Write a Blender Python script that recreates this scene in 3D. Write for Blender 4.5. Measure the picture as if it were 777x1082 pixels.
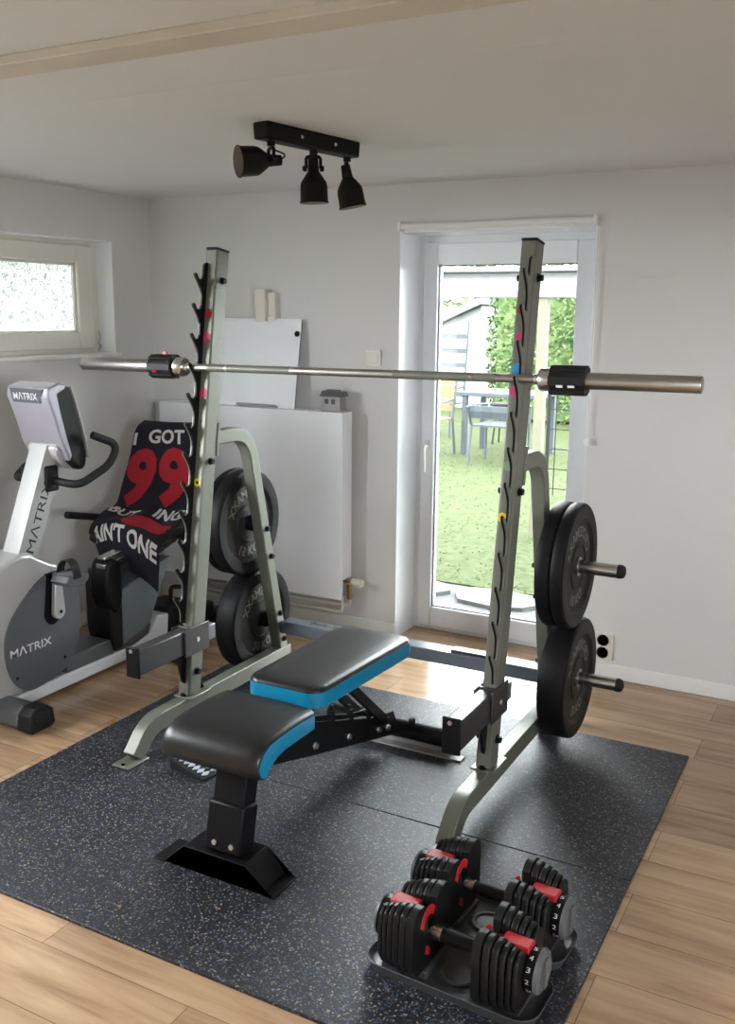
import bpy, bmesh, math, random
from mathutils import Vector, Matrix
R = math.radians
random.seed(7)
for o in list(bpy.data.objects):
    bpy.data.objects.remove(o)
S = bpy.context.scene
COL = S.collection

# ------------------------------------------------------------------ camera
FPX, PITCH, ROLL, YAW, CAMH = 1010.0, 0.20505, -0.0091, 0.4924, 1.6
cd = bpy.data.cameras.new('camera')
cam = bpy.data.objects.new('camera', cd)
COL.objects.link(cam)
cd.sensor_fit = 'VERTICAL'
cd.sensor_height = 36.0
cd.lens = FPX * 36.0 / 1082.0
cd.clip_start = 0.05
cd.clip_end = 300
_f = Vector((-math.sin(YAW) * math.cos(PITCH), math.cos(YAW) * math.cos(PITCH), -math.sin(PITCH)))
_r = Vector((math.cos(YAW), math.sin(YAW), 0))
_d = _f.cross(_r)
_r2 = _r * math.cos(ROLL) + _d * math.sin(ROLL)
_d2 = _d * math.cos(ROLL) - _r * math.sin(ROLL)
cam.matrix_world = Matrix(((_r2.x, -_d2.x, -_f.x, 0), (_r2.y, -_d2.y, -_f.y, 0), (_r2.z, -_d2.z, -_f.z, CAMH), (0, 0, 0, 1)))
S.camera = cam

# ------------------------------------------------------------------ light
W = bpy.data.worlds.new('world')
S.world = W
W.use_nodes = True
wn = W.node_tree
wn.nodes.clear()
bg = wn.nodes.new('ShaderNodeBackground')
wo = wn.nodes.new('ShaderNodeOutputWorld')
bg.inputs[0].default_value = (0.93, 0.965, 1.0, 1)
bg.inputs[1].default_value = 1.0
wn.links.new(bg.outputs[0], wo.inputs[0])


def portal(name, loc, rot, sx, sy):
    l = bpy.data.lights.new(name, 'AREA')
    l.shape = 'RECTANGLE'
    l.size = sx
    l.size_y = sy
    l.cycles.is_portal = True
    o = bpy.data.objects.new(name, l)
    o.location = loc
    o.rotation_euler = rot
    COL.objects.link(o)


# openings of the room: garden door, side window, and two unseen windows added left and right of the camera for fill light
portal('sky_portal_door', (-1.585, 4.50, 1.0), (R(-90), 0, 0), 0.95, 2.0)
portal('sky_portal_window', (-3.86, 3.2, 1.66), (0, R(-90), 0), 0.6, 1.25)
portal('sky_portal_left', (-3.86, 1.15, 1.525), (0, R(-90), 0), 0.9, 1.65)
portal('sky_portal_right', (2.16, -0.1, 1.475), (0, R(90), 0), 1.0, 1.45)

S.view_settings.view_transform = 'Standard'
S.view_settings.look = 'None'
S.view_settings.gamma = 1.0
S.view_settings.use_curve_mapping = False
S.view_settings.exposure = 5.15
S.cycles.use_denoising = True
S.cycles.max_bounces = 10
S.cycles.diffuse_bounces = 7
S.cycles.glossy_bounces = 4
S.cycles.transparent_max_bounces = 12


# ------------------------------------------------------------------ materials
def lin(c):
    return tuple((x / 12.92 if x <= 0.04045 else ((x + 0.055) / 1.055) ** 2.4) for x in c)


def mat(name, col, rough=0.5, metal=0.0, spec=0.5, noise=0.0, nscale=40.0, bump=0.0, bscale=200.0, coat=0.0):
    m = bpy.data.materials.new(name)
    m.use_nodes = True
    nt = m.node_tree
    b = nt.nodes['Principled BSDF']
    b.inputs['Base Color'].default_value = (*col, 1)
    b.inputs['Roughness'].default_value = rough
    b.inputs['Metallic'].default_value = metal
    b.inputs['Specular IOR Level'].default_value = spec
    b.inputs['Coat Weight'].default_value = coat
    tc = nt.nodes.new('ShaderNodeTexCoord')
    if noise > 0:
        n = nt.nodes.new('ShaderNodeTexNoise')
        n.inputs['Scale'].default_value = nscale
        n.inputs['Detail'].default_value = 4
        nt.links.new(tc.outputs['Object'], n.inputs['Vector'])
        mx = nt.nodes.new('ShaderNodeMix')
        mx.data_type = 'RGBA'
        mx.inputs['A'].default_value = (*[c * (1 - noise) for c in col], 1)
        mx.inputs['B'].default_value = (*[min(1, c * (1 + noise)) for c in col], 1)
        nt.links.new(n.outputs['Fac'], mx.inputs['Factor'])
        nt.links.new(mx.outputs['Result'], b.inputs['Base Color'])
    if bump > 0:
        n = nt.nodes.new('ShaderNodeTexNoise')
        n.inputs['Scale'].default_value = bscale
        n.inputs['Detail'].default_value = 5
        nt.links.new(tc.outputs['Object'], n.inputs['Vector'])
        bp = nt.nodes.new('ShaderNodeBump')
        bp.inputs['Strength'].default_value = bump
        bp.inputs['Distance'].default_value = 0.004
        nt.links.new(n.outputs['Fac'], bp.inputs['Height'])
        nt.links.new(bp.outputs['Normal'], b.inputs['Normal'])
    return m


M = {}
M['wall'] = mat('wall_paint', (0.655, 0.66, 0.655), 0.9, noise=0.03, nscale=3, bump=0.25, bscale=90)
M['ceil'] = mat('ceiling_paint', (0.70, 0.71, 0.715), 0.9, noise=0.03, nscale=2, bump=0.2, bscale=60)
M['batten'] = mat('batten_wood', (0.60, 0.55, 0.47), 0.6, noise=0.12, nscale=9)
M['white'] = mat('white_plastic', (0.80, 0.81, 0.80), 0.35, noise=0.02)
M['pvc'] = mat('white_pvc', (0.82, 0.86, 0.90), 0.35, noise=0.02)
M['cream'] = mat('cream_frame_paint', (0.74, 0.73, 0.66), 0.5, noise=0.04)
M['ivory'] = mat('ivory_plastic', (0.70, 0.68, 0.61), 0.4, noise=0.02)
M['enamel'] = mat('white_enamel', (0.84, 0.87, 0.91), 0.25, noise=0.015)
M['board'] = mat('whiteboard_face', (0.84, 0.88, 0.93), 0.22, noise=0.02)
M['silver'] = mat('silver_paint', (0.17, 0.178, 0.145), 0.42, 0.25, noise=0.04)
M['charcoal'] = mat('charcoal_paint', (0.045, 0.045, 0.048), 0.36, 0.25, noise=0.05)
M['crossbar'] = mat('dark_steel_paint', (0.14, 0.16, 0.19), 0.28, 0.2, noise=0.05)
M['black'] = mat('black_paint', (0.005, 0.005, 0.006), 0.45, spec=0.18, noise=0.1)
M['blackp'] = mat('black_plastic', (0.011, 0.011, 0.012), 0.5, spec=0.28, noise=0.1, bump=0.1)
M['rubber'] = mat('black_rubber', (0.013, 0.013, 0.014), 0.6, spec=0.3, noise=0.2, nscale=120, bump=0.2)
M['plate'] = mat('bumper_rubber', (0.005, 0.005, 0.006), 0.5, spec=0.2, noise=0.25, nscale=90, bump=0.15)
M['plateface'] = mat('bumper_face', (0.019, 0.0185, 0.017), 0.55, spec=0.22, noise=0.25, nscale=120, bump=0.3)
M['platetext'] = mat('bumper_lettering', (0.16, 0.155, 0.135), 0.5, noise=0.3, nscale=200)
M['chrome'] = mat('chrome', (0.62, 0.62, 0.60), 0.22, 1.0, noise=0.03)
M['steel'] = mat('bar_steel', (0.46, 0.45, 0.42), 0.32, 1.0, noise=0.06, nscale=80)
M['zinc'] = mat('zinc_bolt', (0.7, 0.7, 0.7), 0.3, 1.0)
M['vinyl'] = mat('black_vinyl', (0.011, 0.011, 0.0115), 0.36, spec=0.42, noise=0.1, nscale=30, bump=0.12, bscale=25)
M['blue'] = mat('blue_vinyl', (0.004, 0.20, 0.36), 0.38, noise=0.06)
M['red'] = mat('red_plastic', (0.42, 0.012, 0.02), 0.4, noise=0.08)
M['greyp'] = mat('grey_plastic', (0.11, 0.115, 0.125), 0.38, noise=0.05)
M['bikesilver'] = mat('bike_silver', (0.55, 0.56, 0.56), 0.3, 0.45, noise=0.03)
M['bikewhite'] = mat('bike_pale_silver', (0.80, 0.85, 0.90), 0.32, 0.1, noise=0.03)
M['bikegrey'] = mat('bike_grey', (0.115, 0.125, 0.14), 0.35, 0.2, noise=0.04)
M['bikefair'] = mat('bike_fairing', (0.21, 0.26, 0.30), 0.35, 0.2, noise=0.04)
M['consoleback'] = mat('console_back', (0.36, 0.35, 0.40), 0.35, 0.35, noise=0.04)
M['badge'] = mat('badge_grey', (0.09, 0.10, 0.115), 0.4, noise=0.05)
M['paletext'] = mat('pale_lettering', (0.72, 0.73, 0.75), 0.5)
M['darktext'] = mat('dark_lettering', (0.03, 0.03, 0.035), 0.5)
M['navy'] = mat('towel_navy', (0.011, 0.010, 0.020), 0.95, noise=0.25, nscale=160, bump=0.5, bscale=500)
M['towelred'] = mat('towel_red', (0.40, 0.012, 0.025), 0.95, noise=0.22, nscale=160, bump=0.5, bscale=500)
M['towelwhite'] = mat('towel_white', (0.66, 0.64, 0.64), 0.95, noise=0.12, nscale=160, bump=0.5, bscale=500)
M['pink'] = mat('sticker_pink', (0.55, 0.05, 0.16), 0.6)
M['stred'] = mat('sticker_red', (0.42, 0.02, 0.03), 0.6)
M['stblue'] = mat('sticker_blue', (0.02, 0.25, 0.55), 0.6)
M['styellow'] = mat('sticker_yellow', (0.70, 0.52, 0.03), 0.6)
M['stgreen'] = mat('sticker_green', (0.20, 0.32, 0.18), 0.6)
M['brass'] = mat('brass', (0.45, 0.32, 0.15), 0.35, 0.9, noise=0.1)
M['lampblack'] = mat('lamp_black', (0.004, 0.004, 0.004), 0.55, spec=0.2, noise=0.1)
M['lampin'] = mat('lamp_inside', (0.25, 0.24, 0.21), 0.5)
M['bulb'] = mat('bulb_glass', (0.75, 0.73, 0.68), 0.2)
M['tray'] = mat('tray_grey', (0.05, 0.052, 0.056), 0.45, noise=0.08, bump=0.1)
M['dbplate'] = mat('dumbbell_plate', (0.008, 0.008, 0.008), 0.42, spec=0.3, noise=0.15, nscale=80, bump=0.1)
M['lantern'] = mat('lantern_metal', (0.34, 0.33, 0.33), 0.5, 0.3, noise=0.15)
M['lanternwin'] = mat('lantern_panes', (0.045, 0.045, 0.05), 0.3)
M['wedgetop'] = mat('wedge_top', (0.40, 0.43, 0.50), 0.5, noise=0.08)
M['doorgasket'] = mat('gasket', (0.22, 0.23, 0.24), 0.6)
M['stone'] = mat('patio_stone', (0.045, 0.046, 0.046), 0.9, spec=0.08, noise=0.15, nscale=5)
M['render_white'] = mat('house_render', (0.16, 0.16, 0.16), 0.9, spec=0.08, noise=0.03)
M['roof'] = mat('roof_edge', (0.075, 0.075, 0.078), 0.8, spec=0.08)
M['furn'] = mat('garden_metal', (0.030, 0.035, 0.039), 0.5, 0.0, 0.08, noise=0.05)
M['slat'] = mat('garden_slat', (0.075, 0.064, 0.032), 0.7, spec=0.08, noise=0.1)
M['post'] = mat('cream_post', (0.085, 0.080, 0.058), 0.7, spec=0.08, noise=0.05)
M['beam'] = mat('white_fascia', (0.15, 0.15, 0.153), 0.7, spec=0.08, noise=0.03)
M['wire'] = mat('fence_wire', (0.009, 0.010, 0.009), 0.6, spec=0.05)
M['trunk'] = mat('bark', (0.10, 0.07, 0.05), 0.9, noise=0.3, nscale=20)


def nodes(m):
    return m.node_tree, m.node_tree.nodes['Principled BSDF']


def leafmat(name, c1, c2, scale):
    m = bpy.data.materials.new(name)
    m.use_nodes = True
    nt, b = nodes(m)
    b.inputs['Roughness'].default_value = 0.9
    b.inputs['Specular IOR Level'].default_value = 0.05
    tc = nt.nodes.new('ShaderNodeTexCoord')
    n = nt.nodes.new('ShaderNodeTexNoise')
    n.inputs['Scale'].default_value = scale
    n.inputs['Detail'].default_value = 6
    cr = nt.nodes.new('ShaderNodeValToRGB')
    cr.color_ramp.elements[0].position = 0.35
    cr.color_ramp.elements[0].color = (*c1, 1)
    cr.color_ramp.elements[1].position = 0.65
    cr.color_ramp.elements[1].color = (*c2, 1)
    nt.links.new(tc.outputs['Object'], n.inputs['Vector'])
    nt.links.new(n.outputs['Fac'], cr.inputs['Fac'])
    nt.links.new(cr.outputs['Color'], b.inputs['Base Color'])
    return m


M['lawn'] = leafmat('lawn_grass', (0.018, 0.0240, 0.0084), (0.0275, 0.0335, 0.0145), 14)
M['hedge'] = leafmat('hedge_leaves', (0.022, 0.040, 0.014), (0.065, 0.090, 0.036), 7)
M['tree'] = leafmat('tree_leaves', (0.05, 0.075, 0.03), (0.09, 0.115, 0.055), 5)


def floor_mat():
    m = bpy.data.materials.new('oak_laminate')
    m.use_nodes = True
    nt, b = nodes(m)
    L = nt.links
    tc = nt.nodes.new('ShaderNodeTexCoord')
    br = nt.nodes.new('ShaderNodeTexBrick')
    br.offset = 0.37
    br.offset_frequency = 2
    br.inputs['Scale'].default_value = 1.0
    br.inputs['Brick Width'].default_value = 1.29
    br.inputs['Row Height'].default_value = 0.192
    br.inputs['Mortar Size'].default_value = 0.0012
    br.inputs['Mortar Smooth'].default_value = 0.2
    br.inputs['Color1'].default_value = (0, 0, 0, 1)
    br.inputs['Color2'].default_value = (1, 1, 1, 1)
    br.inputs['Mortar'].default_value = (0.5, 0.5, 0.5, 1)
    L.new(tc.outputs['Object'], br.inputs['Vector'])
    # grain, shifted per plank
    mp = nt.nodes.new('ShaderNodeMapping')
    mp.inputs['Scale'].default_value = (1.6, 17, 1)
    L.new(tc.outputs['Object'], mp.inputs['Vector'])
    sh = nt.nodes.new('ShaderNodeVectorMath')
    sh.operation = 'MULTIPLY_ADD'
    sh.inputs[1].default_value = (7.3, 3.1, 11.0)
    L.new(br.outputs['Color'], sh.inputs[0])
    L.new(mp.outputs['Vector'], sh.inputs[2])
    g = nt.nodes.new('ShaderNodeTexNoise')
    g.inputs['Scale'].default_value = 1.0
    g.inputs['Detail'].default_value = 7
    g.inputs['Roughness'].default_value = 0.62
    g.inputs['Distortion'].default_value = 0.4
    L.new(sh.outputs['Vector'], g.inputs['Vector'])
    cr = nt.nodes.new('ShaderNodeValToRGB')
    e = cr.color_ramp.elements
    e[0].position = 0.28
    e[0].color = (0.29, 0.18, 0.10, 1)
    e[1].position = 0.72
    e[1].color = (0.60, 0.425, 0.27, 1)
    k = e.new(0.48)
    k.color = (0.47, 0.31, 0.185, 1)
    L.new(g.outputs['Fac'], cr.inputs['Fac'])
    # plank tone
    tn = nt.nodes.new('ShaderNodeMix')
    tn.data_type = 'RGBA'
    tn.blend_type = 'MULTIPLY'
    tn.inputs['Factor'].default_value = 1
    rp = nt.nodes.new('ShaderNodeValToRGB')
    rp.color_ramp.elements[0].color = (0.80, 0.78, 0.76, 1)
    rp.color_ramp.elements[1].color = (1.12, 1.12, 1.12, 1)
    L.new(br.outputs['Color'], rp.inputs['Fac'])
    L.new(cr.outputs['Color'], tn.inputs['A'])
    L.new(rp.outputs['Color'], tn.inputs['B'])
    # knots
    vo = nt.nodes.new('ShaderNodeTexVoronoi')
    vo.inputs['Scale'].default_value = 1.0
    mk = nt.nodes.new('ShaderNodeMapping')
    mk.inputs['Scale'].default_value = (1.5, 4.2, 1)
    L.new(tc.outputs['Object'], mk.inputs['Vector'])
    L.new(mk.outputs['Vector'], vo.inputs['Vector'])
    kr = nt.nodes.new('ShaderNodeValToRGB')
    kr.color_ramp.elements[0].position = 0.03
    kr.color_ramp.elements[0].color = (0.55, 0.5, 0.48, 1)
    kr.color_ramp.elements[1].position = 0.16
    kr.color_ramp.elements[1].color = (1, 1, 1, 1)
    L.new(vo.outputs['Distance'], kr.inputs['Fac'])
    km = nt.nodes.new('ShaderNodeMix')
    km.data_type = 'RGBA'
    km.blend_type = 'MULTIPLY'
    km.inputs['Factor'].default_value = 0.7
    L.new(tn.outputs['Result'], km.inputs['A'])
    L.new(kr.outputs['Color'], km.inputs['B'])
    sm = nt.nodes.new('ShaderNodeMix')
    sm.data_type = 'RGBA'
    L.new(br.outputs['Fac'], sm.inputs['Factor'])
    L.new(km.outputs['Result'], sm.inputs['A'])
    sm.inputs['B'].default_value = (0.16, 0.10, 0.06, 1)
    L.new(sm.outputs['Result'], b.inputs['Base Color'])
    b.inputs['Roughness'].default_value = 0.20
    b.inputs['Specular IOR Level'].default_value = 0.5
    bp = nt.nodes.new('ShaderNodeBump')
    bp.inputs['Strength'].default_value = 0.12
    bp.inputs['Distance'].default_value = 0.002
    L.new(g.outputs['Fac'], bp.inputs['Height'])
    L.new(bp.outputs['Normal'], b.inputs['Normal'])
    return m


def mat_rubber():
    m = bpy.data.materials.new('speckled_rubber')
    m.use_nodes = True
    nt, b = nodes(m)
    L = nt.links
    tc = nt.nodes.new('ShaderNodeTexCoord')
    v = nt.nodes.new('ShaderNodeTexVoronoi')
    v.inputs['Scale'].default_value = 240
    L.new(tc.outputs['Object'], v.inputs['Vector'])
    sp = nt.nodes.new('ShaderNodeSeparateColor')
    L.new(v.outputs['Color'], sp.inputs['Color'])
    r1 = nt.nodes.new('ShaderNodeValToRGB')
    e = r1.color_ramp.elements
    e[0].position = 0.0
    e[0].color = (0.010, 0.011, 0.014, 1)
    e[1].position = 1.0
    e[1].color = (0.30, 0.29, 0.27, 1)
    for p, c in ((0.74, (0.020, 0.022, 0.028)), (0.80, (0.055, 0.070, 0.105)), (0.92, (0.085, 0.10, 0.15)), (0.955, (0.26, 0.22, 0.16))):
        k = e.new(p)
        k.color = (*c, 1)
    r1.color_ramp.interpolation = 'CONSTANT'
    L.new(sp.outputs['Red'], r1.inputs['Fac'])
    L.new(r1.outputs['Color'], b.inputs['Base Color'])
    b.inputs['Roughness'].default_value = 0.5
    b.inputs['Specular IOR Level'].default_value = 0.55
    n = nt.nodes.new('ShaderNodeTexNoise')
    n.inputs['Scale'].default_value = 260
    L.new(tc.outputs['Object'], n.inputs['Vector'])
    bp = nt.nodes.new('ShaderNodeBump')
    bp.inputs['Strength'].default_value = 0.5
    bp.inputs['Distance'].default_value = 0.002
    L.new(n.outputs['Fac'], bp.inputs['Height'])
    L.new(bp.outputs['Normal'], b.inputs['Normal'])
    return m


def clear_glass():
    m = bpy.data.materials.new('clear_glass')
    m.use_nodes = True
    nt = m.node_tree
    nt.nodes.clear()
    out = nt.nodes.new('ShaderNodeOutputMaterial')
    tr = nt.nodes.new('ShaderNodeBsdfTransparent')
    tr.inputs[0].default_value = (0.95, 0.97, 0.96, 1)
    gl = nt.nodes.new('ShaderNodeBsdfGlossy')
    gl.inputs['Roughness'].default_value = 0.02
    fr = nt.nodes.new('ShaderNodeFresnel')
    fr.inputs['IOR'].default_value = 1.45
    mx = nt.nodes.new('ShaderNodeMixShader')
    nt.links.new(fr.outputs[0], mx.inputs[0])
    nt.links.new(tr.outputs[0], mx.inputs[1])
    nt.links.new(gl.outputs[0], mx.inputs[2])
    nt.links.new(mx.outputs[0], out.inputs[0])
    return m


def frosted_glass():
    m = bpy.data.materials.new('patterned_glass')
    m.use_nodes = True
    nt = m.node_tree
    nt.nodes.clear()
    L = nt.links
    out = nt.nodes.new('ShaderNodeOutputMaterial')
    tl = nt.nodes.new('ShaderNodeBsdfTranslucent')
    gl = nt.nodes.new('ShaderNodeBsdfGlossy')
    gl.inputs['Roughness'].default_value = 0.15
    tc = nt.nodes.new('ShaderNodeTexCoord')
    v = nt.nodes.new('ShaderNodeTexVoronoi')
    v.feature = 'DISTANCE_TO_EDGE'
    v.inputs['Scale'].default_value = 33
    n = nt.nodes.new('ShaderNodeTexNoise')
    n.inputs['Scale'].default_value = 14
    L.new(tc.outputs['Object'], n.inputs['Vector'])
    ad = nt.nodes.new('ShaderNodeMix')
    ad.data_type = 'RGBA'
    ad.blend_type = 'LINEAR_LIGHT'
    ad.inputs['Factor'].default_value = 0.06
    L.new(tc.outputs['Object'], ad.inputs['A'])
    L.new(n.outputs['Color'], ad.inputs['B'])
    L.new(ad.outputs['Result'], v.inputs['Vector'])
    cr = nt.nodes.new('ShaderNodeValToRGB')
    cr.color_ramp.elements[0].position = 0.03
    cr.color_ramp.elements[0].color = (0.15, 0.16, 0.15, 1)
    cr.color_ramp.elements[1].position = 0.13
    cr.color_ramp.elements[1].color = (0.40, 0.415, 0.40, 1)
    L.new(v.outputs['Distance'], cr.inputs['Fac'])
    L.new(cr.outputs['Color'], tl.inputs['Color'])
    mx = nt.nodes.new('ShaderNodeMixShader')
    mx.inputs[0].default_value = 0.06
    L.new(tl.outputs[0], mx.inputs[1])
    L.new(gl.outputs[0], mx.inputs[2])
    L.new(mx.outputs[0], out.inputs[0])
    return m


M['floor'] = floor_mat()
M['mat'] = mat_rubber()
M['glass'] = clear_glass()
M['frost'] = frosted_glass()


# ------------------------------------------------------------------ mesh helpers
class MB:
    """Collects geometry in world or local space; build() links it as ONE mesh object."""

    def __init__(s):
        s.v, s.f, s.m = [], [], []

    def add(s, vs, fs, mi=0, mx=None):
        b = len(s.v)
        for p in vs:
            p = Vector(p)
            s.v.append(tuple(mx @ p) if mx is not None else tuple(p))
        for f in fs:
            s.f.append([b + i for i in f])
            s.m.append(mi)
        return s

    def box(s, c, d, mi=0, rot=None):
        x, y, z = d[0] / 2, d[1] / 2, d[2] / 2
        vs = [(-x, -y, -z), (x, -y, -z), (x, y, -z), (-x, y, -z), (-x, -y, z), (x, -y, z), (x, y, z), (-x, y, z)]
        fs = [(0, 3, 2, 1), (4, 5, 6, 7), (0, 1, 5, 4), (1, 2, 6, 5), (2, 3, 7, 6), (3, 0, 4, 7)]
        mx = Matrix.Translation(c)
        if rot is not None:
            mx = mx @ rot
        return s.add(vs, fs, mi, mx)

    def bx(s, a, b, mi=0):
        return s.box([(a[i] + b[i]) / 2 for i in range(3)], [abs(b[i] - a[i]) for i in range(3)], mi)

    def prism(s, poly, x0, x1, mi=0, side=None, mx=None):
        """polygon of (y, z) extruded along x; caps take mi, the rim takes side"""
        n = len(poly)
        vs = [(x0, p[0], p[1]) for p in poly] + [(x1, p[0], p[1]) for p in poly]
        area = sum(poly[i][0] * poly[(i + 1) % n][1] - poly[(i + 1) % n][0] * poly[i][1] for i in range(n))
        fl = (area > 0) == (x1 > x0)
        a = list(range(n))
        b = list(range(n, 2 * n))
        caps = [a[::-1], b] if fl else [a, b[::-1]]
        s.add(vs, caps, mi, mx)
        base = len(s.v) - 2 * n
        for i in range(n):
            j = (i + 1) % n
            q = (i, j, n + j, n + i) if fl else (i, n + i, n + j, j)
            s.f.append([base + k for k in q])
            s.m.append(mi if side is None else side)
        return s

    def sweep(s, path, x0, x1, h, mi=0):
        """rectangular tube: path of (y, z) centre points, width x0..x1, height h"""
        n = len(path)
        vs = []
        for i in range(n):
            a = Vector(path[max(0, i - 1)])
            b = Vector(path[min(n - 1, i + 1)])
            t = (b - a).normalized()
            nn = Vector((-t.y, t.x))
            p = Vector(path[i])
            if 0 < i < n - 1:
                t1 = (p - a).normalized()
                hh = h / 2 / max(0.5, Vector((-t1.y, t1.x)).dot(nn))
            else:
                hh = h / 2
            u, d = p + nn * hh, p - nn * hh
            vs += [(x0, u.x, u.y), (x1, u.x, u.y), (x1, d.x, d.y), (x0, d.x, d.y)]
        fs = []
        for i in range(n - 1):
            for k in range(4):
                l = (k + 1) % 4
                fs.append((4 * i + k, 4 * i + 4 + k, 4 * i + 4 + l, 4 * i + l))
        fs.append((0, 1, 2, 3))
        fs.append(tuple(4 * (n - 1) + k for k in (3, 2, 1, 0)))
        return s.add(vs, fs, mi)

    def tube(s, pts, r, n=12, mi=0, caps=True, closed=False):
        pts = [Vector(p) for p in pts]
        rs = r if isinstance(r, (list, tuple)) else [r] * len(pts)
        N = len(pts)
        t0 = (pts[1] - pts[0]).normalized()
        up = Vector((0, 0, 1)) if abs(t0.z) < 0.9 else Vector((1, 0, 0))
        nx = t0.cross(up).normalized()
        vs = []
        for i in range(N):
            if closed:
                t = (pts[(i + 1) % N] - pts[i - 1]).normalized()
            else:
                t = (pts[min(N - 1, i + 1)] - pts[max(0, i - 1)]).normalized()
            nx = (nx - t * nx.dot(t)).normalized()
            ny = t.cross(nx)
            for k in range(n):
                a = 2 * math.pi * k / n
                vs.append(pts[i] + (nx * math.cos(a) + ny * math.sin(a)) * rs[i])
        fs = []
        for i in range(N if closed else N - 1):
            j = (i + 1) % N
            for k in range(n):
                l = (k + 1) % n
                fs.append((i * n + k, i * n + l, j * n + l, j * n + k))
        if caps and not closed:
            fs.append(tuple(range(n))[::-1])
            fs.append(tuple((N - 1) * n + k for k in range(n)))
        return s.add(vs, fs, mi)

    def lathe(s, prof, o, axis, n=32, mi=0, mis=None):
        """profile of (distance along axis, radius) turned about an axis through o"""
        ax = Vector(axis).normalized()
        up = Vector((0, 0, 1)) if abs(ax.z) < 0.9 else Vector((0, 1, 0))
        u = ax.cross(up).normalized()
        w = ax.cross(u)
        o = Vector(o)
        vs = []
        for d, r in prof:
            for k in range(n):
                a = 2 * math.pi * k / n
                vs.append(o + ax * d + (u * math.cos(a) + w * math.sin(a)) * r)
        b = len(s.v)
        s.v += [tuple(v) for v in vs]
        for i in range(len(prof) - 1):
            for k in range(n):
                l = (k + 1) % n
                s.f.append([b + i * n + k, b + i * n + l, b + (i + 1) * n + l, b + (i + 1) * n + k])
                s.m.append(mis[i] if mis else mi)
        if prof[0][1] > 1e-4:
            s.f.append([b + k for k in range(n)][::-1])
            s.m.append(mis[0] if mis else mi)
        if prof[-1][1] > 1e-4:
            s.f.append([b + (len(prof) - 1) * n + k for k in range(n)])
            s.m.append(mis[-1] if mis else mi)
        return s

    def cyl(s, a, b, r, n=16, mi=0):
        a, b = Vector(a), Vector(b)
        return s.lathe([(0, r), ((b - a).length, r)], a, b - a, n, mi)

    def rings(s, rings, mis, capm):
        """stack of equal-length closed rings of points, capped at both ends"""
        n = len(rings[0])
        b = len(s.v)
        for r in rings:
            s.v += [tuple(p) for p in r]
        for i in range(len(rings) - 1):
            for k in range(n):
                l = (k + 1) % n
                s.f.append([b + i * n + k, b + i * n + l, b + (i + 1) * n + l, b + (i + 1) * n + k])
                s.m.append(mis[i])
        s.f.append([b + k for k in range(n)][::-1])
        s.m.append(capm[0])
        s.f.append([b + (len(rings) - 1) * n + k for k in range(n)])
        s.m.append(capm[1])
        return s

    def build(s, name, mats, parent=None, bevel=0.0, seg=2, smooth=True, subsurf=0, ang=35, kind=None, recalc=True):
        me = bpy.data.meshes.new(name)
        me.from_pydata(s.v, [], s.f)
        if recalc:
            bm = bmesh.new()
            bm.from_mesh(me)
            # keep the material order
            bmesh.ops.recalc_face_normals(bm, faces=bm.faces)
            bm.to_mesh(me)
            bm.free()
        if not isinstance(mats, (list, tuple)):
            mats = [mats]
        for m in mats:
            me.materials.append(M[m] if isinstance(m, str) else m)
        for p, mi in zip(me.polygons, s.m):
            p.material_index = mi
            p.use_smooth = smooth
        if smooth:
            me.set_sharp_from_angle(angle=R(ang))
        o = bpy.data.objects.new(name, me)
        COL.objects.link(o)
        if parent is not None:
            o.parent = parent
            o.matrix_parent_inverse = world_of(parent).inverted()
        if bevel > 0:
            bv = o.modifiers.new('bevel', 'BEVEL')
            bv.width = bevel
            bv.segments = seg
            bv.limit_method = 'ANGLE'
            bv.angle_limit = R(40)
            bv.harden_normals = False
        if subsurf:
            ss = o.modifiers.new('subsurf', 'SUBSURF')
            ss.levels = ss.render_levels = subsurf
        if kind:
            o['kind'] = kind
        return o


def islands(b, name, mats, parent, **kw):
    """link every connected piece collected in b as an object of its own"""
    par = list(range(len(b.v)))

    def find(i):
        while par[i] != i:
            par[i] = par[par[i]]
            i = par[i]
        return i
    for f in b.f:
        a = find(f[0])
        for i in f[1:]:
            par[find(i)] = a
    groups = {}
    for f, m in zip(b.f, b.m):
        groups.setdefault(find(f[0]), []).append((f, m))
    out = []
    for fl in groups.values():
        ids = sorted({i for f, _ in fl for i in f})
        mp = {i: k for k, i in enumerate(ids)}
        c = MB()
        c.v = [b.v[i] for i in ids]
        c.f = [[mp[i] for i in f] for f, _ in fl]
        c.m = [m for _, m in fl]
        out.append(c.build(name, mats, parent, **kw))
    return out


def world_of(o):
    m = Matrix.LocRotScale(o.location, o.rotation_euler, o.scale)
    return m if o.parent is None else world_of(o.parent) @ o.matrix_parent_inverse @ m


def thing(name, loc, label, cat, group=None):
    o = bpy.data.objects.new(name, None)
    o.empty_display_size = 0.05
    o.location = loc
    COL.objects.link(o)
    return tag(o, label, cat, group)


def tag(o, label, cat, group=None):
    o['label'] = label
    o['category'] = cat
    if group:
        o['group'] = group
    return o


def struct(o):
    o['kind'] = 'structure'
    return o


def kids(o):
    return [c for c in bpy.data.objects if c.parent == o]


def copy_tree(o, parent=None, shift=None):
    c = o.copy()
    COL.objects.link(c)
    if parent is not None:
        c.parent = parent
        c.matrix_parent_inverse = o.matrix_parent_inverse.copy()
    for ch in kids(o):
        copy_tree(ch, c)
    if shift is not None:
        c.location = Vector(o.location) + Vector(shift)
    return c


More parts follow.
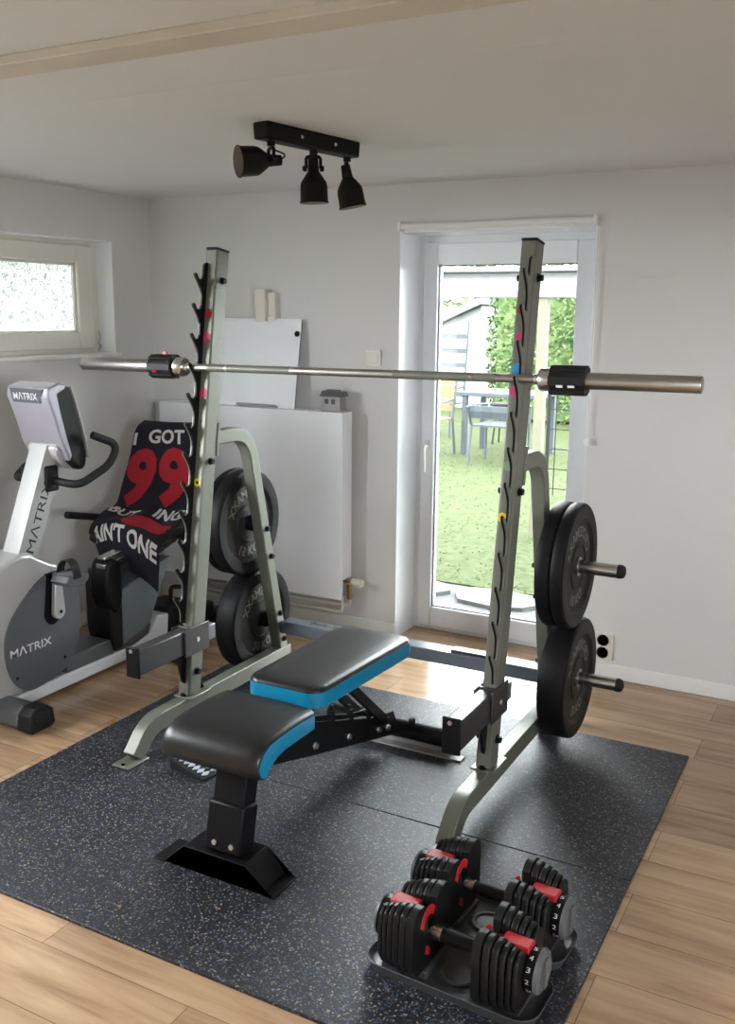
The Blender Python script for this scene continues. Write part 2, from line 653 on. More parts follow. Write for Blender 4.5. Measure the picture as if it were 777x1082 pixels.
def fillet(pts, rad, n=6):
    """round the corners of a polyline (any dimension)"""
    pts = [Vector(p) for p in pts]
    out = [pts[0]]
    for i in range(1, len(pts) - 1):
        a, p, b = pts[i - 1], pts[i], pts[i + 1]
        r = rad[i - 1] if isinstance(rad, (list, tuple)) else rad
        d1, d2 = (a - p), (b - p)
        r = min(r, d1.length * 0.49, d2.length * 0.49)
        A, B = p + d1.normalized() * r, p + d2.normalized() * r
        for k in range(n + 1):
            t = k / n
            out.append(A * (1 - t) ** 2 + p * 2 * t * (1 - t) + B * t * t)
    out.append(pts[-1])
    return out


def smooth_poly(pts, it=2):
    """Chaikin rounding of a closed polygon"""
    for _ in range(it):
        o = []
        for i in range(len(pts)):
            a, b = Vector(pts[i]), Vector(pts[(i + 1) % len(pts)])
            o += [a * 0.75 + b * 0.25, a * 0.25 + b * 0.75]
        pts = o
    return [tuple(p) for p in pts]


def rrect(w, h, r, n=5):
    out = []
    for cx, cy, a0 in ((w / 2 - r, h / 2 - r, 0), (-w / 2 + r, h / 2 - r, 90), (-w / 2 + r, -h / 2 + r, 180), (w / 2 - r, -h / 2 + r, 270)):
        for k in range(n + 1):
            a = R(a0 + 90 * k / n)
            out.append((cx + r * math.cos(a), cy + r * math.sin(a)))
    return out


_tc = {}


def text_geo(txt, bold=0.0, res=3):
    """flat letter geometry: vertices (x, y, 0) with height about 0.7 per unit size, faces"""
    key = (txt, bold, res)
    if key in _tc:
        return _tc[key]
    cu = bpy.data.curves.new('tmp', 'FONT')
    cu.body = txt
    cu.size = 1
    cu.offset = bold
    cu.resolution_u = res
    cu.fill_mode = 'FRONT'
    ob = bpy.data.objects.new('tmp', cu)
    me = ob.to_mesh()
    vs = [tuple(v.co) for v in me.vertices]
    fs = [tuple(p.vertices) for p in me.polygons]
    ob.to_mesh_clear()
    bpy.data.objects.remove(ob)
    bpy.data.curves.remove(cu)
    x0, x1 = min(v[0] for v in vs), max(v[0] for v in vs)
    y0, y1 = min(v[1] for v in vs), max(v[1] for v in vs)
    # normalise to the unit square
    vs = [((v[0] - x0) / (x1 - x0), (v[1] - y0) / (y1 - y0)) for v in vs]
    _tc[key] = (vs, fs)
    return _tc[key]


def fine_text(txt, bold, cuts):
    """unit-square letters cut into small pieces so that they can follow a curved surface"""
    vs, fs = text_geo(txt, bold)
    bm = bmesh.new()
    bv = [bm.verts.new((a, b, 0)) for a, b in vs]
    for f in fs:
        try:
            bm.faces.new([bv[i] for i in f])
        except ValueError:
            pass
    for ax, n in ((0, cuts[0]), (1, cuts[1])):
        for k in range(1, n):
            no = Vector((1, 0, 0)) if ax == 0 else Vector((0, 1, 0))
            bmesh.ops.bisect_plane(bm, geom=bm.verts[:] + bm.edges[:] + bm.faces[:], plane_co=no * (k / n), plane_no=no)
    bm.verts.index_update()
    V = [(v.co.x, v.co.y) for v in bm.verts]
    F = [tuple(v.index for v in f.verts) for f in bm.faces]
    bm.free()
    return V, F


def decal(mb, txt, o, ux, uy, w, h, mi, bold=0.0):
    """letters on a flat face: lower-left corner o, unit directions ux and uy, size w x h"""
    vs, fs = text_geo(txt, bold)
    o, ux, uy = Vector(o), Vector(ux).normalized(), Vector(uy).normalized()
    mb.add([o + ux * (a * w) + uy * (b * h) for a, b in vs], fs, mi)


def hexbolt(mb, p, axis, r=0.011, l=0.012, mi=0):
    mb.lathe([(0, r * 1.25), (0.003, r * 1.25), (0.003, r), (l, r * 0.92)], p, axis, 6, mi)


# ------------------------------------------------------------------ the room
BW, LW, RW, FW, CZ = 4.11, -3.545, 1.9, -1.9, 2.18
DX0, DX1, DZ1, DD = -2.045, -1.122, 1.968, 0.36       # door opening, depth of the wall
WY0, WY1, WZ0, WZ1 = 2.62, 3.82, 1.385, 1.945        # side window opening

b = MB()
b.bx((LW - 0.3, FW - 0.3, -0.2), (RW + 0.3, BW, 0))
b.bx((DX0, BW, -0.2), (DX1, BW + DD, 0.0))
struct(b.build('floor', 'floor'))
b = MB()
b.bx((LW - 0.3, FW - 0.3, CZ), (RW + 0.3, BW + DD, CZ + 0.25))
struct(b.build('ceiling', 'ceil'))
b = MB()
b.bx((LW - 0.3, BW, -0.2), (DX0, BW + DD, CZ))
b.bx((DX1, BW, -0.2), (RW + 0.3, BW + DD, CZ))
b.bx((DX0, BW, DZ1), (DX1, BW + DD, CZ))
struct(b.build('wall_back', 'wall'))
b = MB()
LT = 0.30
VY0, VY1, VZ0, VZ1 = 0.35, 1.95, 1.10, 1.95            # unseen second window, added left of the camera to let in fill light
b.bx((LW - LT, FW, -0.2), (LW, VY0, CZ))
b.bx((LW - LT, VY1, -0.2), (LW, WY0, CZ))
b.bx((LW - LT, VY0, -0.2), (LW, VY1, VZ0))
b.bx((LW - LT, VY0, VZ1), (LW, VY1, CZ))
b.bx((LW - LT, WY1, -0.2), (LW, BW, CZ))
b.bx((LW - LT, WY0, -0.2), (LW, WY1, WZ0))
b.bx((LW - LT, WY0, WZ1), (LW, WY1, CZ))
struct(b.build('wall_left', 'wall'))
b = MB()  # unseen wall; its window gap is added to let in more sky light
b.bx((RW, FW, -0.2), (RW + 0.25, -0.80, CZ))
b.bx((RW, 0.60, -0.2), (RW + 0.25, BW, CZ))
b.bx((RW, -0.80, -0.2), (RW + 0.25, 0.60, 1.0))
b.bx((RW, -0.80, 1.95), (RW + 0.25, 0.60, CZ))
struct(b.build('wall_right', 'wall'))
b = MB()
b.bx((LW - 0.3, FW - 0.3, -0.2), (RW + 0.3, FW, CZ))
struct(b.build('wall_rear', 'wall'))

# skirting
b = MB()
b.bx((LW, BW - 0.014, 0), (DX0, BW, 0.075))
b.bx((LW, BW - 0.017, 0.0), (DX0, BW - 0.014, 0.012))
struct(b.build('baseboard_back', 'white', bevel=0.003))
b = MB()
b.bx((DX1, BW - 0.014, 0), (RW, BW, 0.066))
struct(b.build('baseboard_right', 'white', bevel=0.003))
b = MB()
b.bx((LW, FW, 0), (LW + 0.014, BW - 0.014, 0.075))
struct(b.build('baseboard_left', 'white', bevel=0.003))

# batten across the ceiling, plaster casing behind it
b = MB()
b.bx((LW, 1.70, CZ - 0.022), (RW, 1.80, CZ))
struct(b.build('trim_1', 'batten', bevel=0.003))
b = MB()
b.prism([(1.80, CZ), (1.80, CZ - 0.012), (2.10, CZ - 0.010), (2.16, CZ)], LW, RW)
struct(b.build('trim_2', 'ceil'))

# ---- garden door
FY = BW + 0.215
door = thing('door_1', ((DX0 + DX1) / 2, FY, 0), 'white glazed garden door in the back wall', 'door')
door['kind'] = 'structure'
del door['category']
del door['label']
b = MB()                                            # outer frame
b.bx((DX0, FY, 0.0), (DX0 + 0.045, FY + 0.08, DZ1))
b.bx((DX1 - 0.045, FY, 0.0), (DX1, FY + 0.08, DZ1))
b.bx((DX0 + 0.045, FY, DZ1 - 0.05), (DX1 - 0.045, FY + 0.08, DZ1))
b.bx((DX0 + 0.045, FY, 0.0), (DX1 - 0.045, FY + 0.08, 0.03))
b.build('door_frame', 'pvc', door, bevel=0.004)
SX0, SX1, SZ0, SZ1 = DX0 + 0.030, DX1 - 0.030, 0.022, DZ1 - 0.038
GX0, GX1, GZ0, GZ1 = -1.943, -1.262, 0.125, 1.828
b = MB()                                            # sash
b.bx((SX0, FY - 0.018, SZ0), (GX0, FY + 0.055, SZ1))
b.bx((GX1, FY - 0.018, SZ0), (SX1, FY + 0.055, SZ1))
b.bx((GX0, FY - 0.018, GZ1), (GX1, FY + 0.055, SZ1))
b.bx((GX0, FY - 0.018, SZ0), (GX1, FY + 0.055, GZ0))
sash = b.build('door_sash', 'pvc', door, bevel=0.006)
b = MB()
g = 0.005
for (a0, a1, c0, c1) in ((GX0, GX0 + g, GZ0, GZ1), (GX1 - g, GX1, GZ0, GZ1), (GX0, GX1, GZ0, GZ0 + g), (GX0, GX1, GZ1 - g, GZ1)):
    b.bx((a0, FY + 0.004, c0), (a1, FY + 0.026, c1))
b.build('gasket', 'doorgasket', sash)
b = MB()
b.bx((GX0, FY + 0.012, GZ0), (GX1, FY + 0.018, GZ1))
b.build('door_glass', 'glass', sash)
b = MB()
hx = (SX0 + GX0) / 2 + 0.005
b.bx((hx - 0.014, FY - 0.027, 0.86), (hx + 0.014, FY - 0.018, 0.99))
b.cyl((hx, FY - 0.025, 0.955), (hx, FY - 0.06, 0.955), 0.010)
b.tube(fillet([(hx, FY - 0.05, 0.955), (hx, FY - 0.062, 0.95), (hx, FY - 0.060, 0.83)], 0.008), 0.010, 10)
b.build('door_handle', 'white', door, bevel=0.002)
b = MB()                                            # outer sill and timber threshold
b.bx((DX0, FY + 0.08, -0.1), (DX1, BW + DD + 0.06, -0.01))
struct(b.build('trim_3', 'stone'))

b = MB()                                            # white linings of the two recesses
b.bx((DX0, BW - 0.002, 0), (DX0 + 0.004, FY, DZ1))
b.bx((DX1 - 0.004, BW - 0.002, 0), (DX1, FY, DZ1))
b.bx((DX0, BW - 0.002, DZ1 - 0.004), (DX1, FY, DZ1))
struct(b.build('trim_4', 'enamel'))
b = MB()
b.bx((LW - 0.105, WY1 - 0.004, WZ0), (LW + 0.002, WY1, WZ1))
b.bx((LW - 0.105, WY0, WZ1 - 0.004), (LW + 0.002, WY1, WZ1))
struct(b.build('trim_5', 'enamel'))

# ---- side window
win = thing('window_1', (LW - 0.12, (WY0 + WY1) / 2, WZ0), '', '')
win['kind'] = 'structure'
del win['category']
del win['label']
WX = LW - 0.105
b = MB()
t = 0.055
b.bx((WX - 0.06, WY0, WZ0), (WX, WY0 + t, WZ1))
b.bx((WX - 0.06, WY1 - t, WZ0), (WX, WY1, WZ1))
b.bx((WX - 0.06, WY0 + t, WZ1 - 0.03), (WX, WY1 - t, WZ1))
b.bx((WX - 0.06, WY0 + t, WZ0), (WX, WY1 - t, WZ0 + 0.03))
b.build('window_frame', 'cream', win, bevel=0.005)
b = MB()
u0, u1, z0, z1 = WY0 + 0.045, WY1 - 0.045, WZ0 + 0.022, WZ1 - 0.022
k0, k1, q0, q1 = u0 + 0.10, 3.665, 1.492, 1.835
b.bx((WX - 0.05, u0, z0), (WX + 0.014, k0, z1))
b.bx((WX - 0.05, k1, z0), (WX + 0.014, u1, z1))
b.bx((WX - 0.05, k0, q1), (WX + 0.014, k1, z1))
b.bx((WX - 0.05, k0, z0), (WX + 0.014, k1, q0))
b.build('window_sash', 'cream', win, bevel=0.007)
b = MB()
for (a0, a1, c0, c1) in ((k1 - 0.014, k1, q0, q1), (k0, k0 + 0.014, q0, q1), (k0, k1, q0, q0 + 0.010), (k0, k1, q1 - 0.014, q1)):
    b.bx((WX - 0.018, a0, c0), (WX - 0.002, a1, c1))
b.build('glazing_bead', 'ivory', win, bevel=0.003)
b = MB()
b.bx((WX - 0.028, k0, q0), (WX - 0.022, k1, q1))
b.build('window_glass', 'frost', win)
b = MB()
b.bx((WX, WY0 - 0.02, WZ0 - 0.016), (LW + 0.028, WY1 + 0.012, WZ0 + 0.002))
b.build('window_sill', 'white', win, bevel=0.004)
b = MB()                                            # tilt stay, top left
b.box((WX + 0.024, 3.10, 1.900), (0.012, 0.10, 0.030), 0, Matrix.Rotation(R(12), 4, 'X'))
b.tube([(WX + 0.026, 3.06, 1.86), (WX + 0.030, 3.14, 1.885)], 0.006, 8)
b.build('tilt_stay', 'lantern', win, bevel=0.002)
b = MB()                                            # corner catch
b.tube(fillet([(WX + 0.018, 3.790, 1.50), (WX + 0.022, 3.800, 1.46), (WX + 0.018, 3.786, 1.44), (WX + 0.022, 3.803, 1.415), (WX + 0.018, 3.785, 1.405)], 0.01, 3), 0.004, 8)
b.build('corner_catch', 'steel', win)

# ---- roller blind above the door
bl = thing('roller_blind', (-1.58, BW - 0.03, 1.985), 'rolled-up white roller blind mounted on the wall above the glass door', 'blind')
b = MB()
b.lathe([(0, 0.0135), (0.90, 0.0135)], (-2.030, BW - 0.026, 1.990), (1, 0, 0), 20)
b.build('blind_roll', 'white', bl)
b = MB()
b.bx((-2.02, BW - 0.012, 1.970), (-1.14, BW - 0.008, 1.985))
b.bx((-2.02, BW - 0.015, 1.966), (-1.14, BW - 0.005, 1.972))
b.build('bottom_rail', 'white', bl, bevel=0.002)
for x in (-2.034, -1.128):
    b = MB()
    b.bx((x - 0.006, BW - 0.045, 1.968), (x + 0.010, BW, 2.010))
    b.build('bracket', 'white', bl, bevel=0.003)
b = MB()
for dx in (0.0, 0.012):
    zt, zb = 1.985, 1.055
    pts = [(-1.122 + dx, BW - 0.026, zt - (zt - zb) * k / 24) for k in range(25)]
    b.tube(pts, 0.0016, 6)
    for k in range(75):
        z = zt - (zt - zb) * k / 74
        b.lathe([(-0.003, 0.0008), (0, 0.0032), (0.003, 0.0008)], (-1.122 + dx, BW - 0.026, z), (0, 0, 1), 6)
b.build('bead_chain', 'white', bl)
b = MB()
b.bx((-1.130, BW - 0.034, 1.045), (-1.102, BW, 1.075))
b.build('chain_clip', 'white', bl, bevel=0.003)

# ---- light switch, double socket
sw = thing('light_switch', (-2.179, BW, 1.39), 'ivory square light switch on the wall between radiator and door', 'light switch')
b = MB()
b.bx((-2.221, BW - 0.009, 1.349), (-2.137, BW, 1.431))
b.build('frame', 'ivory', sw, bevel=0.003)
b = MB()
b.box((-2.179, BW - 0.011, 1.39), (0.054, 0.007, 0.054), 0, Matrix.Rotation(R(4), 4, 'Z'))
b.build('rocker', 'ivory', sw, bevel=0.002)
so = thing('wall_socket', (-0.99, BW, 0.15), 'double power socket with black inserts low on the back wall', 'power socket')
b = MB()
b.bx((-1.045, BW - 0.010, 0.083), (-0.948, BW, 0.207))
b.build('cover_plate', 'ivory', so, bevel=0.004)
for z in (0.116, 0.174):
    b = MB()
    b.lathe([(0, 0.026), (0.004, 0.026), (0.004, 0.021), (-0.004, 0.020), (-0.004, 0.0)], (-0.994, BW - 0.010, z), (0, -1, 0), 24)
    for dx in (-0.009, 0.009):
        b.cyl((-0.994 + dx, BW - 0.006, z), (-0.994 + dx, BW - 0.0085, z), 0.003, 8)
    b.build('socket_insert', 'black', so)

# ---- radiator on the back wall
RX0, RX1, RZ0, RZ1, RY = -3.40, -2.272, 0.195, 1.13, 3.97
rad = thing('radiator', ((RX0 + RX1) / 2, RY, RZ0), 'large white flat-panel radiator on the back wall', 'radiator')
b = MB()
b.bx((RX0, RY, RZ0), (RX1, RY + 0.014, RZ1))
b.build('front_panel', 'enamel', rad, bevel=0.004)
b = MB()
b.bx((RX0 + 0.004, RY + 0.014, RZ0 + 0.01), (RX0 + 0.010, RY + 0.105, RZ1 - 0.004))
b.bx((RX1 - 0.010, RY + 0.014, RZ0 + 0.10), (RX1 - 0.004, RY + 0.105, RZ1 - 0.004))
b.bx((RX0 + 0.010, RY + 0.095, RZ0 + 0.02), (RX1 - 0.010, RY + 0.105, RZ1 - 0.01))
islands(b, 'side_cover', 'enamel', rad, bevel=0.002)
b = MB()
b.bx((RX0 + 0.004, RY + 0.014, RZ1 - 0.006), (RX1 - 0.004, RY + 0.105, RZ1))
for k in range(40):
    x = RX0 + 0.03 + k * (RX1 - RX0 - 0.06) / 39
    b.bx((x - 0.004, RY + 0.03, RZ1 - 0.001), (x + 0.004, RY + 0.09, RZ1 + 0.0015))
b.build('top_grille', 'enamel', rad)
for x in (RX0 + 0.2, RX1 - 0.2):
    b = MB()
    b.bx((x - 0.015, RY + 0.105, RZ0 + 0.1), (x + 0.015, BW - 0.001, RZ1 - 0.1))
    b.build('wall_bracket', 'enamel', rad)
b = MB()
b.cyl((RX1 - 0.02, RY + 0.06, 0.285), (RX1 + 0.045, RY + 0.06, 0.285), 0.013)
b.cyl((RX1 + 0.012, RY + 0.06, 0.30), (RX1 + 0.012, RY + 0.06, 0.19), 0.012)
b.lathe([(0, 0.017), (0.02, 0.017)], (RX1 + 0.012, RY + 0.06, 0.195), (0, 0, 1), 6)
b.lathe([(0, 0.016), (0.018, 0.016)], (RX1 + 0.012, RY + 0.06, 0.245), (0, 0, 1), 6)
val = b.build('valve', 'brass', rad, bevel=0.001)
b = MB()
b.lathe([(0, 0.016), (0.012, 0.019), (0.055, 0.021), (0.062, 0.017)], (RX1 + 0.030, RY + 0.06, 0.285), (1, -0.25, 0), 18)
b.build('valve_cap', 'ivory', val)
b = MB()
b.tube(fillet([(RX1 + 0.012, RY + 0.06, 0.20), (RX1 + 0.012, RY + 0.062, 0.155), (RX1 - 0.10, RY + 0.075, 0.15), (RX0, RY + 0.08, 0.15)], 0.03), 0.009, 10)
b.tube(fillet([(RX1 - 0.03, RY + 0.06, 0.20), (RX1 - 0.03, RY + 0.06, 0.115), (RX1 - 0.12, RY + 0.075, 0.11), (RX0, RY + 0.08, 0.11)], 0.03), 0.009, 10)
b.build('pipe', 'ivory', rad)

# ---- whiteboard leaning on the wall, standing on the radiator
wb = thing('whiteboard', (-2.79, 4.03, RZ1), 'small whiteboard with aluminium frame leaning above the radiator', 'whiteboard')
lean = Matrix.Translation((-2.83, 4.000, RZ1 + 0.002)) @ Matrix.Rotation(R(-10), 4, 'X')
w2, hh = 0.265, 0.445


def lb(mb, a, c, mi=0):
    mm = MB()
    mm.bx(a, c)
    mb.add(mm.v, mm.f, mi, lean)


b = MB()
lb(b, (-w2, 0.006, 0.0), (w2, 0.014, hh))
b.build('writing_surface', 'board', wb)
b = MB()
for a, c in (((-w2, 0, 0), (-w2 + 0.014, 0.018, hh)), ((w2 - 0.014, 0, 0), (w2, 0.018, hh)), ((-w2 + 0.014, 0, hh - 0.014), (w2 - 0.014, 0.018, hh)), ((-w2 + 0.014, 0, 0), (w2 - 0.014, 0.018, 0.014))):
    lb(b, a, c)
b.build('frame', 'pvc', wb, bevel=0.002)
b = MB()
lb(b, (-0.07, -0.022, 0.001), (0.17, 0.0, 0.010))
lb(b, (-0.07, -0.022, 0.010), (0.17, -0.018, 0.014))
b.build('pen_tray', 'lantern', wb, bevel=0.002)
mg = MB()
mg.lathe([(0, 0.014), (0.006, 0.014), (0.009, 0.010)], lean @ Vector((w2 - 0.018, 0.0, hh - 0.075)), lean.to_3x3() @ Vector((0, -1, 0)), 16)
tag(mg.build('magnet', 'black'), 'round black magnet stuck near the upper right corner of the whiteboard', 'magnet')

# ---- white boxes above the whiteboard, house lantern on the radiator
wbx = thing('wall_box', (-2.76, BW, 1.56), 'slim white twin box on the wall above the whiteboard', 'wall box')
b = MB()
b.bx((-2.825, BW - 0.06, 1.555), (-2.765, BW, 1.712))
b.build('casing', 'ivory', wbx, bevel=0.004)
b = MB()
b.bx((-2.764, BW - 0.035, 1.580), (-2.722, BW, 1.695))
b.bx((-2.762, BW - 0.042, 1.560), (-2.716, BW, 1.579))
b.build('side_module', 'ivory', wbx, bevel=0.003)

ln = thing('house_lantern', (-2.345, 4.03, RZ1), 'tiny grey metal house lantern standing on the radiator', 'lantern')
lx, ly, lz = -2.352, 4.03, RZ1 + 0.0016
b = MB()
b.bx((lx - 0.050, ly - 0.030, lz), (lx + 0.050, ly + 0.030, lz + 0.072))
b.bx((lx - 0.056, ly - 0.034, lz), (lx + 0.056, ly + 0.034, lz + 0.010))
b.build('house_body', 'lantern', ln, bevel=0.002)
b = MB()
b.prism([(ly - 0.042, lz + 0.072), (ly + 0.042, lz + 0.072), (ly + 0.012, lz + 0.098), (ly - 0.012, lz + 0.098)], lx - 0.060, lx + 0.060)
b.bx((lx - 0.040, ly - 0.010, lz + 0.098), (lx + 0.030, ly + 0.010, lz + 0.104))
b.build('roof', 'greyp', ln, bevel=0.001)
for dx in (-0.025, 0.012):
    b = MB()
    b.bx((lx + dx - 0.010, ly - 0.0325, lz + 0.036), (lx + dx + 0.010, ly - 0.029, lz + 0.060))
    b.build('window', 'lanternwin', ln)

# ---- ceiling light with three spots
cl = thing('ceiling_spotlight', (-1.755, 2.85, CZ), 'black ceiling track light with three bell-shaped spot heads', 'ceiling light')
rot = Matrix.Translation((-1.755, 2.842, CZ)) @ Matrix.Rotation(R(-9), 4, 'Z')
b = MB()
sec = [(-0.032, 0), (0.032, 0), (0.028, -0.052), (-0.028, -0.052)]
vs = [(x, y, z) for y in (-0.235, 0.235) for x, z in sec]
b.add(vs, [(0, 1, 2, 3), (7, 6, 5, 4), (0, 4, 5, 1), (1, 5, 6, 2), (2, 6, 7, 3), (3, 7, 4, 0)], 0, rot)
bar = b.build('ceiling_bar', 'lampblack', cl, bevel=0.006)
b = MB()
for y in (-0.07, 0.10):
    b.lathe([(0, 0.006), (0.003, 0.004)], rot @ Vector((0.0305, y, -0.026)), rot.to_3x3() @ Vector((1, 0, 0)), 10)
islands(b, 'screw', 'zinc', bar)


def spot(y, aim):
    """aim: direction the shade opens to"""
    p = rot @ Vector((0, y, -0.052))
    d = Vector(aim).normalized()
    piv = p + Vector((0, 0, -0.058))
    b = MB()
    b.cyl(p, p + Vector((0, 0, -0.014)), 0.013, 14)
    sx = Vector((0, 0, 1)).cross(d)
    sx = sx.normalized() if sx.length > 0.05 else Vector((0.88, 0.47, 0))
    b.tube(fillet([piv + sx * 0.024, p + sx * 0.024 + Vector((0, 0, -0.020)), p - sx * 0.024 + Vector((0, 0, -0.020)), piv - sx * 0.024], 0.012, 4), 0.0055, 8)
    for s in (-1, 1):
        b.lathe([(0, 0.010), (0.010, 0.010), (0.014, 0.006)], piv + sx * 0.022 * s, sx * s, 12)
    pt = [p + Vector((0, 0, -0.02)) - sx * 0.006, p - d * 0.045 + Vector((0, 0, -0.045)) + sx * 0.02, piv - d * 0.030]
    b.tube(fillet(pt, 0.02, 5), 0.0028, 6)
    h = b.build('spot_arm', 'lampblack', cl)
    b = MB()
    prof = [(-0.034, 0.010), (-0.032, 0.016), (0.010, 0.019), (0.022, 0.028), (0.044, 0.0425), (0.055, 0.045), (0.104, 0.0465), (0.106, 0.0485), (0.110, 0.0485)]
    inner = [(0.110, 0.0455), (0.055, 0.042), (0.036, 0.034), (0.018, 0.018), (0.018, 0.0)]
    b.lathe(prof + inner, piv, d, 32, 0, [0] * (len(prof)) + [1] * (len(inner) - 1))
    sh = b.build('spot_shade', ['lampblack', 'lampin'], cl, ang=50)
    b = MB()
    b.lathe([(0.020, 0.0), (0.022, 0.012), (0.045, 0.022), (0.070, 0.026), (0.078, 0.018), (0.080, 0.0)], piv, d, 18)
    b.build('bulb', 'bulb', sh)


spot(-0.185, (-0.58, -0.82, -0.10))
spot(0.02, (0.02, 0.02, -1))
spot(0.20, (0.17, 0.10, -1))

# ------------------------------------------------------------------ floor mats
mats = []
for i, (y0, y1, lab) in enumerate(((1.634, 2.539, 'black speckled rubber floor mat under the dumbbells and the bench foot'),
                                   (2.543, 3.452, 'black speckled rubber floor mat under the back of the rack, next to the door'))):
    b = MB()
    b.bx((-2.537, y0, 0.0), (-0.495, y1, 0.010))
    mats.append(tag(b.build('rubber_mat', 'mat', bevel=0.002), lab, 'floor mat', 'rubber mats on the floor'))
MZ = 0.010

# ------------------------------------------------------------------ squat rack
XC, HW = -1.635, 0.614
rack = thing('squat_rack', (XC, 2.85, MZ), 'silver half rack with hooked uprights holding a loaded barbell station', 'squat rack')
rack['label'] = 'silver half squat rack with hooked uprights standing on the rubber mats'
UB, UT = Vector((2.745, 0.150)), Vector((2.990, 1.824))
ud = (UT - UB).normalized()                         # along the upright (y, z)
un = Vector((-ud.y, ud.x))                          # towards the front (-y)
UD = 0.0375                                         # half depth


def up(s, t=0.0):
    """point (y, z) at distance s along the upright, t in front of its front face"""
    return UB + ud * s + un * (UD + t)


ULEN = (UT - UB).length
for s in (-1, 1):
    X = XC + s * HW
    # base rail with a curved front foot
    b = MB()
    path = [(2.462, MZ + 0.004), (2.490, 0.085), (2.545, 0.112), (2.70, 0.112), (3.425, 0.112)]
    path = fillet([(2.415, MZ + 0.004), (2.500, 0.116), (2.72, 0.116), (3.43, 0.116)], [0.16, 0.05], 9)
    path[0] = Vector((2.420, MZ + 0.014))
    b.sweep([tuple(p) for p in path], X - 0.026, X + 0.026, 0.066)
    b.bx((X - 0.040, 2.352, MZ), (X + 0.040, 2.462, MZ + 0.007))
    b.box((X, 2.765, 0.151), (0.085, 0.13, 0.006))
    rail = b.build('base_rail', 'silver', rack, bevel=0.005)
    b = MB()
    hexbolt(b, (X, 2.366, MZ + 0.007), (0, 0, 1), 0.006, 0.004)
    for yy in (2.713, 2.815):
        hexbolt(b, (X, yy, 0.154), (0, 0, 1), 0.012, 0.012)
    islands(b, 'bolt', 'black', rail)
    b = MB()
    b.bx((X - 0.033, 3.37, MZ), (X + 0.033, 3.445, 0.083))
    b.build('rubber_foot', 'rubber', rail, bevel=0.008)
    # upright
    b = MB()
    b.sweep([tuple(UB), tuple(UT)], X - 0.0255, X + 0.0255, 0.075)
    upr = b.build('upright', 'silver', rack, bevel=0.006)
    b = MB()
    b.sweep([tuple(UT - ud * 0.004), tuple(UT + ud * 0.006)], X - 0.027, X + 0.027, 0.078)
    b.build('end_cap', 'blackp', upr, bevel=0.004)
    for zz, side in ((0.095, 1), (0.905, 1), (1.58, 1)):
        b = MB()
        c = up(zz, -0.040)
        hexbolt(b, (X + 0.0255, c.x, c.y), (1, 0, 0), 0.012, 0.016)
        hexbolt(b, (X - 0.0255, c.x, c.y), (-1, 0, 0), 0.012, 0.016)
        islands(b, 'bolt', 'black', upr)
    # hook strip: silver outer plate, black liner inside
    P = 0.1095
    pts = []
    s0 = 0.376
    N = 12
    pts.append((s0 - 0.095, -0.001))
    pts.append((s0 - 0.090, 0.019))
    for k in range(N):
        o = s0 + k * P
        und = [(o - 0.075, 0.021), (o - 0.056, 0.024), (o - 0.041, 0.031), (o - 0.027, 0.042), (o - 0.013, 0.055), (o - 0.002, 0.066)]
        tip = [(o + 0.006, 0.070), (o + 0.011, 0.065), (o + 0.008, 0.057)]
        cra = [(o - 0.003, 0.050), (o - 0.009, 0.040), (o - 0.008, 0.030), (o - 0.001, 0.023), (o + 0.010, 0.021)]
        if k == N - 1:
            cra += [(o + 0.045, 0.019), (o + 0.056, 0.012), (o + 0.060, -0.001)]
        pts += und + tip + cra
    poly = [tuple(up(a, t)) for a, t in pts]
    b = MB()
    b.prism(poly, X + s * 0.0185, X + s * 0.0235)
    hk = b.build('hook_strip', 'silver', rack, smooth=False)
    b = MB()
    b.prism([tuple(up(a, t + (0.0015 if t > 0 else 0))) for a, t in pts], X + s * 0.0120, X + s * 0.0183)
    b.build('liner', 'black', hk, smooth=False)
    # dot stickers on the front face
    dots = ((1.452, 'stred', 0.0), (1.366, 'pink', 0.0), (1.160, 'pink', 0), (0.822, 'styellow', 0.0)) if s < 0 else ((1.474, 'stred', 0.0), (1.388, 'pink', 0.002), (1.290, 'stblue', 0.0), (1.222, 'pink', -0.002), (0.985, 'stgreen', -0.002), (0.820, 'styellow', -0.006))
    for a, m_, dx in dots:
        rr = 0.019 if m_ in ('pink', 'stblue') else 0.016
        c = up(a, 0.0)
        b = MB()
        b.lathe([(0, rr), (0.0006, rr)], (X + dx - s * 0.002, c.x, c.y), (0, un.x, un.y), 20)
        if m_ == 'styellow':
            b.lathe([(0.0007, 0.006), (0.0009, 0.006)], (X + dx - s * 0.002, c.x, c.y), (0, un.x, un.y), 12, 1)
        b.build('sticker', [m_, 'black'], upr)
    # rear brace
    top = UB + ud * ((1.125 - UB.y) / ud.y) - un * UD
    path = fillet([(top.x - 0.004, 1.128), (3.148, 1.128), (3.385, 0.118)], 0.13, 9)
    b = MB()
    b.sweep([tuple(p) for p in path], X - 0.025, X + 0.025, 0.056)
    br_ = b.build('rear_brace', 'silver', rack, bevel=0.006)
    b = MB()
    b.prism([(top.x - 0.012, 1.06), (top.x + 0.002, 1.06), (top.x + 0.020, 1.185), (top.x + 0.006, 1.185)], X - 0.030, X + 0.030)
    b.build('bracket_plate', 'silver', br_, bevel=0.002)
    for zz in (0.71, 0.585, 0.315, 0.19):
        yy = 3.385 - (zz - 0.118) * (3.385 - 3.148) / (1.128 - 0.118)
        b = MB()
        for sx in (-1, 1):
            hexbolt(b, (X + sx * 0.025, yy + 0.004, zz), (sx, 0, 0), 0.011, 0.014)
        islands(b, 'bolt', 'black', br_)
